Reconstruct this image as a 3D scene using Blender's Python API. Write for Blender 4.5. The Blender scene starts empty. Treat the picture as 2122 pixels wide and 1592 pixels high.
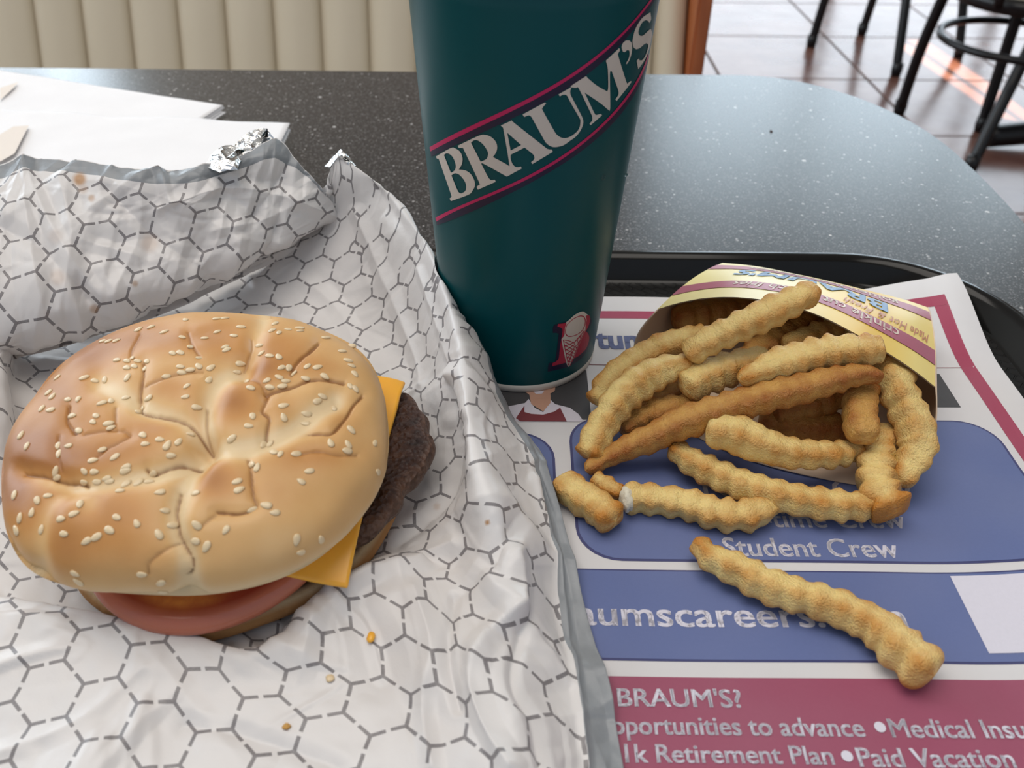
import bpy, bmesh, math, random
import numpy as np
from mathutils import Vector, Matrix, noise as mnoise
from mathutils.bvhtree import BVHTree

S = bpy.context.scene
COL = S.collection
TZ = 0.754            # inner floor of the tray (table top is 4 mm lower)
TABLE = 0.750
CAMH = 0.237          # camera above the tray floor
F_PX = 1750.0
PITCH = math.radians(38.0)
ROLL = math.radians(0.6)

# ------------------------------------------------------------------ camera
cam_d = bpy.data.cameras.new('camera')
cam = bpy.data.objects.new('camera', cam_d)
COL.objects.link(cam)
R0 = Vector((1, 0, 0)); D0 = Vector((0, -math.sin(PITCH), -math.cos(PITCH)))
FW = Vector((0, math.cos(PITCH), -math.sin(PITCH)))
rc = R0 * math.cos(ROLL) - D0 * math.sin(ROLL)
dc = R0 * math.sin(ROLL) + D0 * math.cos(ROLL)
m = Matrix((rc, -dc, -FW)).transposed().to_4x4()
m.translation = Vector((0, 0, TZ + CAMH))
cam.matrix_world = m
cam_d.sensor_width = 36.0
cam_d.lens = 36.0 * F_PX / 2122.0
cam_d.clip_start = 0.01
cam_d.dof.use_dof = True
cam_d.dof.focus_distance = 0.345
cam_d.dof.aperture_fstop = 15.0
S.camera = cam

# ------------------------------------------------------------------ world and light
w = bpy.data.worlds.new('sky'); S.world = w; w.use_nodes = True
wn = w.node_tree.nodes; wl = w.node_tree.links
bg = wn['Background']
tc = wn.new('ShaderNodeTexCoord'); sx = wn.new('ShaderNodeSeparateXYZ'); cr = wn.new('ShaderNodeValToRGB')
wl.new(tc.outputs['Generated'], sx.inputs[0]); wl.new(sx.outputs['Z'], cr.inputs[0]); wl.new(cr.outputs[0], bg.inputs[0])
cr.color_ramp.elements[0].position = 0.0; cr.color_ramp.elements[0].color = (0.76, 0.81, 0.86, 1)
cr.color_ramp.elements[1].position = 0.6; cr.color_ramp.elements[1].color = (0.70, 0.80, 0.95, 1)
bg.inputs[1].default_value = 0.72

def area_light(name, loc, target, sx_, sy_, power, color):
    d = bpy.data.lights.new(name, 'AREA'); d.shape = 'RECTANGLE'; d.size = sx_; d.size_y = sy_
    d.energy = power; d.color = color
    o = bpy.data.objects.new(name, d); COL.objects.link(o); o.location = loc
    o.rotation_euler = (Vector(target) - Vector(loc)).to_track_quat('-Z', 'Y').to_euler()
    return o
area_light('daylight_back_window_lower', (2.45, 5.75, 0.80), (2.45, 0.0, 0.80), 3.2, 1.5, 62, (0.80, 0.90, 1.0))
area_light('daylight_back_window_upper', (2.45, 5.75, 2.45), (2.45, 0.0, 2.45), 3.2, 1.7, 84, (0.72, 0.88, 1.0))
area_light('daylight_corner_window', (-2.85, 5.75, 2.0), (-2.85, 0.0, 2.0), 0.6, 2.2, 26, (0.75, 0.89, 1.0))
area_light('daylight_left_window', (-3.2, 3.3, 2.05), (0.0, 3.3, 2.05), 5.6, 2.3, 200, (0.80, 0.91, 1.0))
area_light('ceiling_panel_light', (-0.5, 0.5, 3.35), (-0.5, 0.5, 0.75), 2.4, 1.8, 56, (1.0, 0.94, 0.87))
sun_d = bpy.data.lights.new('sun', 'SUN'); sun_d.energy = 42.0; sun_d.angle = 0.005; sun_d.color = (1.0, 0.72, 0.45)
sun = bpy.data.objects.new('sun', sun_d); COL.objects.link(sun)
SUN_DIR = Vector((0.06, -0.90, -0.40)).normalized()
sun.rotation_euler = SUN_DIR.to_track_quat('-Z', 'Y').to_euler()
S.view_settings.view_transform = 'Standard'
S.view_settings.look = 'None'
S.view_settings.gamma = 1.0
S.view_settings.use_curve_mapping = False
S.view_settings.exposure = -0.22
S.cycles.use_denoising = True
S.cycles.max_bounces = 8

# ------------------------------------------------------------------ projection helpers
_c, _s = math.cos(ROLL), math.sin(ROLL)
_cp, _sp = math.cos(PITCH), math.sin(PITCH)
def ray(px, py):
    dx, dy = px - 1061.0, py - 796.0
    a = dx * _c + dy * _s; b = -dx * _s + dy * _c
    u, v = a / F_PX, b / F_PX
    return np.array([u, _cp - v * _sp, -_sp - v * _cp])
def at(px, py, z=0.0):
    """point at height z (metres above tray floor) seen at a picture position"""
    d = ray(px, py); t = (z - CAMH) / d[2]
    return np.array([d[0] * t, d[1] * t, TZ + z])
def project(P):
    P = np.asarray(P, float)
    Q = P - np.array([0, 0, TZ + CAMH])
    depth = Q[..., 1] * _cp - Q[..., 2] * _sp
    u = Q[..., 0] / depth
    v = (-Q[..., 1] * _sp - Q[..., 2] * _cp) / depth
    x = u * _c - v * _s; y = u * _s + v * _c
    return np.stack([1061 + F_PX * x, 796 + F_PX * y], -1)

# ------------------------------------------------------------------ object helpers
def prop(o, label=None, cat=None, group=None, kind=None):
    if label: o['label'] = label
    if cat: o['category'] = cat
    if group: o['group'] = group
    if kind: o['kind'] = kind
    return o
def empty(name, loc, label=None, cat=None, group=None):
    o = bpy.data.objects.new(name, None); COL.objects.link(o); o.location = loc; o.empty_display_size = 0.02
    return prop(o, label, cat, group)
def link_mesh(name, me, mat=None, parent=None, smooth=True):
    if mat is not None:
        me.materials.append(mat)
    if smooth:
        me.polygons.foreach_set('use_smooth', [True] * len(me.polygons))
    o = bpy.data.objects.new(name, me); COL.objects.link(o)
    if parent is not None:
        o.parent = parent
        o.matrix_parent_inverse = Matrix.Translation(parent_origin(parent)).inverted()
    return o
def parent_origin(p):
    v = Vector((0, 0, 0))
    while p is not None:
        v = v + p.location
        if p.parent is not None and p.type == 'MESH':
            return Vector((0, 0, 0)) if p.location.length == 0 else p.location
        p = p.parent
    return v
def mesh_from(name, V, Fc, mat=None, parent=None, smooth=True):
    me = bpy.data.meshes.new(name)
    me.from_pydata([tuple(map(float, v)) for v in V], [], [tuple(int(i) for i in f) for f in Fc]); me.update()
    return link_mesh(name, me, mat, parent, smooth)
def mesh_bm(name, bm, mat=None, parent=None, smooth=True):
    me = bpy.data.meshes.new(name); bm.to_mesh(me); bm.free()
    return link_mesh(name, me, mat, parent, smooth)
def grid_mesh(name, G, mat=None, parent=None, closed_u=False, closed_v=False, smooth=True, uv=None, attrs=None):
    """G: (nv, nu, 3) grid"""
    nv, nu = G.shape[:2]
    V = G.reshape(-1, 3)
    iu = np.arange(nu if closed_u else nu - 1); iv = np.arange(nv if closed_v else nv - 1)
    A, B = np.meshgrid(iu, iv)
    a = B * nu + A; b = B * nu + (A + 1) % nu; c = ((B + 1) % nv) * nu + (A + 1) % nu; d = ((B + 1) % nv) * nu + A
    Fc = np.stack([a, b, c, d], -1).reshape(-1, 4)
    me = bpy.data.meshes.new(name)
    me.vertices.add(len(V)); me.vertices.foreach_set('co', V.astype(np.float32).ravel())
    me.loops.add(Fc.size); me.loops.foreach_set('vertex_index', Fc.ravel().astype(np.int32))
    me.polygons.add(len(Fc)); me.polygons.foreach_set('loop_start', (np.arange(len(Fc)) * 4).astype(np.int32))
    me.update(calc_edges=True); me.validate()
    if uv is not None:
        l = me.uv_layers.new(name='UVMap')
        l.data.foreach_set('uv', uv.reshape(-1, 2)[Fc.ravel()].astype(np.float32).ravel())
    for k, arr in (attrs or {}).items():
        at_ = me.attributes.new(k, 'FLOAT', 'POINT'); at_.data.foreach_set('value', arr.ravel().astype(np.float32))
    return link_mesh(name, me, mat, parent, smooth)
def box_bm(bm, x0, x1, y0, y1, z0, z1, bevel=0.0, seg=1):
    r = bmesh.ops.create_cube(bm, size=1.0)
    vs = r['verts']
    for v in vs:
        v.co = Vector(((x0 + x1) / 2 + v.co.x * (x1 - x0), (y0 + y1) / 2 + v.co.y * (y1 - y0), (z0 + z1) / 2 + v.co.z * (z1 - z0)))
    if bevel > 0:
        es = {e for v in vs for e in v.link_edges}
        bmesh.ops.bevel(bm, geom=list(es), offset=bevel, segments=seg, affect='EDGES')
def box(name, x0, x1, y0, y1, z0, z1, mat, parent=None, bevel=0.0, seg=1):
    bm = bmesh.new(); box_bm(bm, x0, x1, y0, y1, z0, z1, bevel, seg)
    return mesh_bm(name, bm, mat, parent, smooth=False)
def catmull(P, n):
    P = np.asarray(P, float); k = len(P)
    Q = np.vstack([2 * P[0] - P[1], P, 2 * P[-1] - P[-2]])
    t = np.linspace(0, k - 1, n); i = np.minimum(t.astype(int), k - 2); f = (t - i)[:, None]
    p0, p1, p2, p3 = Q[i], Q[i + 1], Q[i + 2], Q[i + 3]
    return 0.5 * (2 * p1 + (p2 - p0) * f + (2 * p0 - 5 * p1 + 4 * p2 - p3) * f**2 + (3 * p1 - p0 - 3 * p2 + p3) * f**3)
def catmull_grid(G, nu, nv):
    rows = np.stack([catmull(r, nu) for r in G])
    return np.stack([catmull(rows[:, j], nv) for j in range(nu)], 1)
def tube(name, pts, rad, mat, parent=None, seg=10, n=None, cap=True):
    P = np.asarray(pts, float)
    if n: P = catmull(P, n)
    rad = np.full(len(P), rad) if np.isscalar(rad) else np.interp(np.linspace(0, 1, len(P)), np.linspace(0, 1, len(rad)), rad)
    T = np.gradient(P, axis=0); T /= np.linalg.norm(T, axis=1)[:, None]
    up = np.array([0.13, 0.21, 0.97]); rows = []
    if abs(T[0] @ up) > 0.95: up = np.array([1.0, 0, 0])
    for p, t, r in zip(P, T, rad):
        a = np.cross(up, t); a /= np.linalg.norm(a); b = np.cross(t, a); up = b
        th = np.linspace(0, 2 * np.pi, seg, endpoint=False)
        rows.append(p + r * (np.cos(th)[:, None] * a + np.sin(th)[:, None] * b))
    G = np.array(rows); nv = len(G)
    V = list(G.reshape(-1, 3)); Fc = []
    for j in range(nv - 1):
        for i in range(seg):
            Fc.append((j * seg + i, j * seg + (i + 1) % seg, (j + 1) * seg + (i + 1) % seg, (j + 1) * seg + i))
    if cap:
        Fc.append(tuple(range(seg))[::-1]); Fc.append(tuple(range((nv - 1) * seg, nv * seg)))
    return mesh_from(name, V, Fc, mat, parent)
def lathe(name, prof, centre, mat, parent=None, seg=64, lean=0.0):
    th = np.linspace(0, 2 * np.pi, seg, endpoint=False)
    G = np.array([[[centre[0] + lean * (z - TZ) + r * math.cos(t), centre[1] + r * math.sin(t), z] for t in th] for r, z in prof])
    return grid_mesh(name, G, mat, parent, closed_u=True)
def vnoise(P, seed=0):
    """smooth value noise, P (...,3) -> (...), about -1..1"""
    P = np.asarray(P, float) + seed * 17.31
    I = np.floor(P).astype(np.int64); f = P - I; f = f * f * (3 - 2 * f)
    def h(i, j, k):
        n = (i * 374761393 + j * 668265263 + k * 2147483647 + seed * 1013904223) & 0xffffffff
        n = ((n ^ (n >> 13)) * 1274126177) & 0xffffffff
        n = n ^ (n >> 16)
        return (n & 0xffff) / 32767.5 - 1
    r = 0
    for a in (0, 1):
        for b in (0, 1):
            for c in (0, 1):
                wgt = (f[..., 0] if a else 1 - f[..., 0]) * (f[..., 1] if b else 1 - f[..., 1]) * (f[..., 2] if c else 1 - f[..., 2])
                r = r + wgt * h(I[..., 0] + a, I[..., 1] + b, I[..., 2] + c)
    return r
def fbm(P, seed=0, octv=3):
    r = 0; a = 1.0; P = np.asarray(P, float)
    for k in range(octv):
        r = r + a * vnoise(P * 2**k, seed + k); a *= 0.5
    return r
def sstep(x): x = np.clip(x, 0, 1); return x * x * (3 - 2 * x)

# ------------------------------------------------------------------ materials
class NT:
    def __init__(s, name):
        s.m = bpy.data.materials.new(name); s.m.use_nodes = True
        s.n = s.m.node_tree.nodes; s.l = s.m.node_tree.links; s.b = s.n['Principled BSDF']
    def node(s, t, **kw):
        n = s.n.new(t)
        for k, v in kw.items(): setattr(n, k, v)
        return n
    def put(s, sock, v):
        if isinstance(v, bpy.types.NodeSocket): s.l.new(v, sock)
        elif isinstance(v, (tuple, list)) and len(v) == 3 and sock.type == 'RGBA': sock.default_value = (*v, 1)
        else: sock.default_value = v
    def math(s, op, a, b=0.0, c=None, clamp=False):
        n = s.node('ShaderNodeMath', operation=op, use_clamp=clamp)
        s.put(n.inputs[0], a); s.put(n.inputs[1], b)
        if c is not None: s.put(n.inputs[2], c)
        return n.outputs[0]
    def vmath(s, op, a, b=(0, 0, 0), c=None):
        n = s.node('ShaderNodeVectorMath', operation=op)
        s.put(n.inputs[0], a); s.put(n.inputs[1], b)
        if c is not None: s.put(n.inputs[2], c)
        return n
    def mix(s, f, a, b):
        n = s.node('ShaderNodeMix', data_type='RGBA'); s.put(n.inputs[0], f); s.put(n.inputs[6], a); s.put(n.inputs[7], b)
        return n.outputs[2]
    def noise(s, scale, detail=3, vec=None, rough=0.5):
        n = s.node('ShaderNodeTexNoise'); n.inputs['Scale'].default_value = scale; n.inputs['Detail'].default_value = detail
        n.inputs['Roughness'].default_value = rough
        s.l.new(vec if vec is not None else s.obj(), n.inputs['Vector']); return n.outputs['Fac']
    def obj(s):
        return s.node('ShaderNodeTexCoord').outputs['Object']
    def ramp(s, f, *stops):
        n = s.node('ShaderNodeValToRGB'); e = n.color_ramp.elements
        while len(e) > len(stops): e.remove(e[-1])
        while len(e) < len(stops): e.new(0.5)
        for q, (p, c) in zip(e, stops): q.position = p; q.color = (*c, 1)
        s.put(n.inputs[0], f); return n.outputs[0]
    def attr(s, name): return s.node('ShaderNodeAttribute', attribute_name=name).outputs['Fac']
    def bump(s, h, strength=0.3, dist=0.001):
        n = s.node('ShaderNodeBump'); n.inputs['Strength'].default_value = strength; n.inputs['Distance'].default_value = dist
        s.l.new(h, n.inputs['Height']); s.l.new(n.outputs[0], s.b.inputs['Normal'])
    def set(s, **kw):
        names = dict(col='Base Color', rough='Roughness', metal='Metallic', spec='Specular IOR Level', coat='Coat Weight', coatr='Coat Roughness',
                     sss='Subsurface Weight', sssr='Subsurface Radius', ssss='Subsurface Scale', sheen='Sheen Weight', trans='Transmission Weight', ior='IOR')
        for k, v in kw.items(): s.put(s.b.inputs[names[k]], v)
        return s
def plain(name, col, rough=0.5, **kw):
    t = NT(name)
    n = t.noise(60, 2)
    c = t.mix(t.math('MULTIPLY', n, 0.16), col, tuple(x * 0.7 for x in col))
    t.set(col=c, rough=rough, **kw); return t.m

def m_print(name, col, rough=0.55):
    t = NT(name); n = t.noise(900, 2); n2 = t.noise(25, 3)
    c = t.mix(t.math('MULTIPLY', n, 0.20), col, tuple(min(1, x * 1.35 + 0.02) for x in col))
    c = t.mix(t.math('MULTIPLY', n2, 0.12), c, (0.5, 0.48, 0.5))
    t.set(col=c, rough=rough, spec=0.3); return t.m

# table laminate
t = NT('speckled_laminate'); ob = t.obj()
def flecks(t, ob, scale, thresh, rad):
    v = t.node('ShaderNodeTexVoronoi'); v.inputs['Scale'].default_value = scale
    wv = t.vmath('ADD', ob, t.vmath('SCALE', t.node('ShaderNodeTexNoise').outputs['Color']).outputs[0]).outputs[0]
    t.l.new(ob, v.inputs['Vector'])
    sp = t.node('ShaderNodeSeparateColor'); t.l.new(v.outputs['Color'], sp.inputs[0])
    a = t.math('GREATER_THAN', sp.outputs[0], thresh)
    b = t.math('LESS_THAN', v.outputs['Distance'], t.math('MULTIPLY', sp.outputs[1], rad))
    return t.math('MULTIPLY', a, b)
base = t.ramp(t.noise(900, 3), (0.32, (0.006, 0.006, 0.007)), (0.50, (0.022, 0.021, 0.022)), (0.68, (0.075, 0.073, 0.075)))
f1 = flecks(t, ob, 1000, 0.70, 0.8); f2 = flecks(t, ob, 420, 0.93, 0.5); f3 = flecks(t, ob, 220, 0.97, 0.35)
c = t.mix(t.math('MULTIPLY', f1, 0.55), base, (0.22, 0.21, 0.21))
c = t.mix(t.math('MULTIPLY', f2, 0.8), c, (0.36, 0.35, 0.34)); c = t.mix(f3, c, (0.55, 0.54, 0.52))
t.set(col=c, rough=0.25, spec=0.6); t.bump(t.noise(1500, 2), 0.10, 0.0002); M_TABLE = t.m
M_EDGE = plain('table_edge_band', (0.02, 0.02, 0.022), 0.35)
M_BLACKMETAL = plain('black_metal', (0.006, 0.006, 0.007), 0.32, spec=0.35)
# tray
t = NT('black_tray_plastic'); ob = t.obj()
rot = t.node('ShaderNodeMapping'); rot.inputs['Rotation'].default_value = (0, 0, math.radians(38)); t.l.new(ob, rot.inputs['Vector'])
br = t.node('ShaderNodeTexBrick'); br.inputs['Scale'].default_value = 60; br.inputs['Mortar Size'].default_value = 0.03
br.inputs['Mortar Smooth'].default_value = 0.6
t.l.new(rot.outputs[0], br.inputs['Vector'])
geo = t.node('ShaderNodeNewGeometry'); sz = t.node('ShaderNodeSeparateXYZ'); t.l.new(geo.outputs['Normal'], sz.inputs[0])
sp_ = t.node('ShaderNodeSeparateXYZ'); t.l.new(geo.outputs['Position'], sp_.inputs[0])
low = t.math('LESS_THAN', sp_.outputs[2], TZ + 0.0006)
hh = t.math('MULTIPLY', t.math('SUBTRACT', 1.0, br.outputs['Fac']), low)
t.set(col=t.mix(t.math('MULTIPLY', t.noise(200, 3), 0.4), (0.004, 0.004, 0.004), (0.009, 0.008, 0.007)),
      rough=t.math('ADD', 0.14, t.math('MULTIPLY', low, 0.22)), spec=0.25)
t.bump(hh, 0.8, 0.0008); M_TRAY = t.m
# paper placemat
t = NT('placemat_paper')
t.set(col=t.mix(t.noise(14, 5, rough=0.7), (0.60, 0.585, 0.59), (0.71, 0.695, 0.70)), rough=0.6, spec=0.3)
t.bump(t.noise(60, 3), 0.15, 0.0005); M_MAT = t.m
M_MAROON = m_print('maroon_ink', (0.29, 0.050, 0.105)); M_MAROON_L = m_print('maroon_line_ink', (0.33, 0.03, 0.08))
M_BLUE = m_print('blue_ink', (0.098, 0.135, 0.31)); M_NAVY = m_print('navy_ink', (0.030, 0.035, 0.14))
M_INKWHITE = m_print('pale_ink', (0.66, 0.64, 0.72)); M_INKGREY = m_print('greyish_lettering', (0.50, 0.47, 0.52))
M_CHAR = m_print('charcoal_ink', (0.035, 0.033, 0.034)); M_SKIN = m_print('skin_tone_ink', (0.50, 0.27, 0.18)); M_APRON = m_print('dark_red_ink', (0.16, 0.012, 0.018))
M_SHIRT = m_print('white_ink', (0.62, 0.58, 0.64)); M_TURQ = m_print('slate_blue_ink', (0.085, 0.11, 0.25))
# cup
t = NT('teal_waxed_paper')
t.set(col=t.mix(t.math('MULTIPLY', t.noise(500, 2), 0.12), (0.000, 0.062, 0.070), (0.000, 0.078, 0.088)), rough=0.36, spec=0.22); M_TEAL = t.m
M_CUPWHITE = plain('white_cup_board', (0.62, 0.58, 0.52), 0.5)
M_MAGENTA = plain('magenta_print', (0.50, 0.012, 0.10), 0.40, spec=0.4); M_CNAVY = plain('navy_print', (0.012, 0.008, 0.035), 0.42, spec=0.4)
M_CUPLET = plain('warm_white_print', (0.60, 0.54, 0.48), 0.45); M_REDP = plain('rose_red_print', (0.40, 0.015, 0.05), 0.42)
t = NT('clear_water'); t.set(col=(1, 1, 1), rough=0.02, trans=1.0, ior=1.33); M_WATER = t.m
# wrapper paper with a hexagon dash print
def wrapper_mat(name, edge_lo, edge_hi, ang):
    t = NT(name)
    uv = t.node('ShaderNodeUVMap').outputs[0]
    mp = t.node('ShaderNodeMapping'); mp.inputs['Scale'].default_value = (1 / 0.0184, 1 / 0.0184, 1); mp.inputs['Rotation'].default_value = (0, 0, math.radians(ang))
    t.l.new(uv, mp.inputs['Vector']); p = mp.outputs[0]
    s3 = math.sqrt(3)
    def cell(v):
        wv = t.vmath('WRAP', v, (0.5, s3 / 2, 1e3), (-0.5, -s3 / 2, -1e3)).outputs[0]
        # wrap(value, max, min)
        return t.vmath('MULTIPLY', wv, (1, 1, 0)).outputs[0]
    a = cell(p); b = cell(t.vmath('ADD', p, (0.5, s3 / 2, 0)).outputs[0])
    la = t.vmath('LENGTH', a).outputs['Value']; lb = t.vmath('LENGTH', b).outputs['Value']
    mn = t.node('ShaderNodeMix', data_type='VECTOR'); t.put(mn.inputs[0], t.math('LESS_THAN', lb, la)); t.l.new(a, mn.inputs[4]); t.l.new(b, mn.inputs[5])
    g = mn.outputs[1]; r = t.vmath('LENGTH', g).outputs['Value']
    sp = t.node('ShaderNodeSeparateXYZ'); t.l.new(g, sp.inputs[0])
    th = t.math('ARCTAN2', sp.outputs[1], sp.outputs[0])
    ph = t.math('WRAP', th, math.pi / 6, -math.pi / 6)
    ed = t.math('SUBTRACT', 0.5, t.math('MULTIPLY', r, t.math('COSINE', ph)))
    al = t.math('ABSOLUTE', t.math('MULTIPLY', r, t.math('SINE', ph)))
    line = t.math('MULTIPLY', t.math('LESS_THAN', ed, 0.032), t.math('GREATER_THAN', al, 0.040))
    ink = t.math('MULTIPLY', line, t.math('ADD', 0.78, t.math('MULTIPLY', t.noise(1800, 2), 0.3)), clamp=True)
    paper = t.mix(t.noise(18, 4), (0.64, 0.61, 0.595), (0.74, 0.72, 0.71))
    c = t.mix(ink, paper, (0.19, 0.175, 0.18))
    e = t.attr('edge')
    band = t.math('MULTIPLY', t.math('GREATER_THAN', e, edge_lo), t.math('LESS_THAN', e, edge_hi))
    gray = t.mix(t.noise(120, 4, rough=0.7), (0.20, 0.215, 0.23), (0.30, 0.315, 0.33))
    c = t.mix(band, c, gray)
    c = t.mix(t.attr('stain'), c, (0.38, 0.17, 0.03))
    t.set(col=c, rough=0.38, spec=0.45)
    t.bump(t.noise(160, 4, rough=0.6), 0.25, 0.0008)
    return t.m
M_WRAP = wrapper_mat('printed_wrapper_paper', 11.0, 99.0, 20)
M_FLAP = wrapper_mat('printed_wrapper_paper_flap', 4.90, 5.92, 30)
t = NT('aluminium_foil'); t.set(col=(0.80, 0.80, 0.80), metal=1.0, rough=0.16); t.bump(t.noise(260, 4), 0.8, 0.0015); M_FOIL = t.m
# napkin
t = NT('napkin_tissue'); t.set(col=t.mix(t.noise(30, 3), (0.80, 0.79, 0.80), (0.88, 0.87, 0.88)), rough=0.9, spec=0.1)
vv = t.node('ShaderNodeTexVoronoi'); vv.inputs['Scale'].default_value = 700; t.l.new(t.obj(), vv.inputs['Vector'])
t.bump(vv.outputs['Distance'], 0.25, 0.0003); M_NAP = t.m
M_TAN = m_print('tan_fold_shade', (0.78, 0.70, 0.63), 0.9)  # shade of the napkin folds, held in the colour
# bread
t = NT('bun_crust')
bake = t.attr('bake'); crk = t.attr('crack')
n1 = t.noise(45, 4); n2 = t.noise(600, 3)
bk = t.math('ADD', bake, t.math('MULTIPLY', t.math('SUBTRACT', n1, 0.5), 0.30), clamp=True)
c = t.ramp(bk, (0.0, (0.74, 0.56, 0.33)), (0.30, (0.67, 0.41, 0.175)), (0.62, (0.53, 0.255, 0.080)), (1.0, (0.34, 0.13, 0.032)))
c = t.mix(t.math('MULTIPLY', crk, 0.85), c, (0.24, 0.095, 0.03))
t.set(col=c, rough=0.42, spec=0.35, sss=0.08, sssr=(0.8, 0.4, 0.2), ssss=0.003)
t.bump(t.math('ADD', t.math('MULTIPLY', n2, 0.25), t.noise(140, 4)), 0.18, 0.0008); M_CRUST = t.m
t = NT('sesame_seed_hull'); t.set(col=t.mix(t.noise(350, 2), (0.80, 0.66, 0.44), (0.66, 0.48, 0.27)), rough=0.3, spec=0.5, sss=0.15, sssr=(1, .7, .4), ssss=0.001); M_SEED = t.m
t = NT('heel_bun')
to = t.attr('toast')
tt = t.math('MULTIPLY', to, t.math('ADD', 0.35, t.noise(110, 5, rough=0.75)), clamp=True)
c = t.ramp(tt, (0.0, (0.40, 0.20, 0.075)), (0.35, (0.42, 0.21, 0.08)), (0.6, (0.22, 0.075, 0.018)), (1.0, (0.07, 0.02, 0.008)))
c = t.mix(t.attr('crumb'), c, (0.66, 0.50, 0.30))
t.set(col=c, rough=0.8, spec=0.2); t.bump(t.noise(300, 4), 0.7, 0.0012); M_HEEL = t.m
t = NT('grilled_beef')
n = t.noise(130, 6, rough=0.7)
c = t.ramp(n, (0.30, (0.014, 0.006, 0.005)), (0.50, (0.050, 0.020, 0.013)), (0.72, (0.12, 0.055, 0.032)))
c = t.mix(t.math('MULTIPLY', t.attr('rim'), 0.45), c, (0.16, 0.082, 0.048))
t.set(col=c, rough=0.5, spec=0.5)
v = t.node('ShaderNodeTexVoronoi'); v.inputs['Scale'].default_value = 420; t.l.new(t.obj(), v.inputs['Vector'])
t.bump(t.math('ADD', n, v.outputs['Distance']), 0.9, 0.002); M_BEEF = t.m
t = NT('american_cheese'); t.set(col=t.mix(t.noise(30, 2), (0.86, 0.40, 0.035), (0.92, 0.47, 0.06)), rough=0.30, spec=0.4, sss=0.2, sssr=(1, .5, .1), ssss=0.003)
t.bump(t.noise(60, 3), 0.1, 0.001); M_CHEESE = t.m
t = NT('tomato_flesh')
ra = t.attr('rr'); an = t.attr('seedzone')
c = t.ramp(ra, (0.0, (0.30, 0.035, 0.018)), (0.885, (0.27, 0.032, 0.016)), (0.94, (0.46, 0.13, 0.075)), (1.0, (0.46, 0.14, 0.08)))
c = t.mix(t.math('MULTIPLY', an, t.noise(160, 3)), c, (0.75, 0.28, 0.05))
t.set(col=c, rough=0.22, spec=0.5, sss=0.15, sssr=(1, .3, .1), ssss=0.004); t.bump(t.noise(150, 3), 0.25, 0.001); M_TOM = t.m
# fries
def fry_mat(name, light, dark):
    t = NT(name); b = t.attr('brown'); n = t.noise(85, 4, rough=0.6); n2 = t.noise(480, 3, rough=0.7)
    f = t.math('ADD', b, t.math('ADD', t.math('MULTIPLY', t.math('SUBTRACT', n, 0.5), 1.6), t.math('MULTIPLY', t.math('SUBTRACT', n2, 0.5), 0.35)), clamp=True)
    c = t.ramp(f, (0.0, light), (0.45, tuple(0.5 * a + 0.5 * b_ for a, b_ in zip(light, dark))), (1.0, dark))
    t.set(col=c, rough=0.42, spec=0.4, sss=0.18, sssr=(1, .6, .25), ssss=0.003)
    t.bump(t.math('ADD', n2, t.noise(1300, 3)), 0.75, 0.0012); return t.m
M_FRY = fry_mat('golden_fry', (0.86, 0.64, 0.25), (0.54, 0.22, 0.032))
M_FRYB = fry_mat('browned_fry', (0.62, 0.34, 0.09), (0.34, 0.105, 0.016))
t = NT('potato_inside'); t.set(col=(0.72, 0.66, 0.52), rough=0.7); t.bump(t.noise(500, 4), 0.8, 0.001); M_POTATO = t.m
# carton
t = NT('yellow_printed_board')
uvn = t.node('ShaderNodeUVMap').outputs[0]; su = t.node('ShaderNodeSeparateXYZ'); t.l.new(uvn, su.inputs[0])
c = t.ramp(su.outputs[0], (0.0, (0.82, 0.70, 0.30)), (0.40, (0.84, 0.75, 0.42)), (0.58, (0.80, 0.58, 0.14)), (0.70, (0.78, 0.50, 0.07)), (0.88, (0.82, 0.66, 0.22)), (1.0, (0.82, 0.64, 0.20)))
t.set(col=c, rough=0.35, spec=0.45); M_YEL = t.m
t = NT('carton_inner_board'); t.set(col=t.mix(t.noise(60, 3), (0.66, 0.50, 0.36), (0.72, 0.57, 0.43)), rough=0.65, spec=0.3); M_BOARD = t.m
M_STRIPE = m_print('mauve_maroon_stripe', (0.36, 0.075, 0.125), 0.35); M_CBLUE = m_print('steel_blue_lettering', (0.12, 0.26, 0.46), 0.35); M_CLET = m_print('cream_lettering', (0.78, 0.66, 0.55), 0.35)
M_SCRIPT = m_print('rust_script', (0.50, 0.17, 0.10), 0.35)
# vinyl, wood, floor
t = NT('cream_vinyl'); t.set(col=t.mix(t.noise(8, 2), (0.56, 0.49, 0.37), (0.60, 0.53, 0.41)), rough=0.42, spec=0.4); t.bump(t.noise(500, 3), 0.1, 0.0005); M_VINYL = t.m
t = NT('orange_brown_wood'); wv = t.node('ShaderNodeTexWave'); wv.inputs['Scale'].default_value = 12; wv.inputs['Distortion'].default_value = 4; t.l.new(t.obj(), wv.inputs['Vector'])
t.set(col=t.mix(wv.outputs['Fac'], (0.33, 0.085, 0.022), (0.42, 0.12, 0.035)), rough=0.35); M_WOOD = t.m
t = NT('terracotta_tile')
oi = t.node('ShaderNodeObjectInfo').outputs['Random']
gp = t.node('ShaderNodeNewGeometry').outputs['Position']
c = t.ramp(t.noise(5, 5, gp, 0.6), (0.3, (0.13, 0.055, 0.042)), (0.55, (0.20, 0.095, 0.070)), (0.75, (0.27, 0.15, 0.115)))
c = t.mix(t.math('MULTIPLY', oi, 0.3), c, (0.16, 0.075, 0.06))
t.set(col=c, rough=t.math('ADD', 0.13, t.math('MULTIPLY', t.noise(9, 3, gp), 0.14)), spec=0.45); t.bump(t.noise(6, 3, gp), 0.12, 0.01); M_TILE = t.m
M_GROUT = plain('grey_grout', (0.16, 0.15, 0.145), 0.8)
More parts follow.
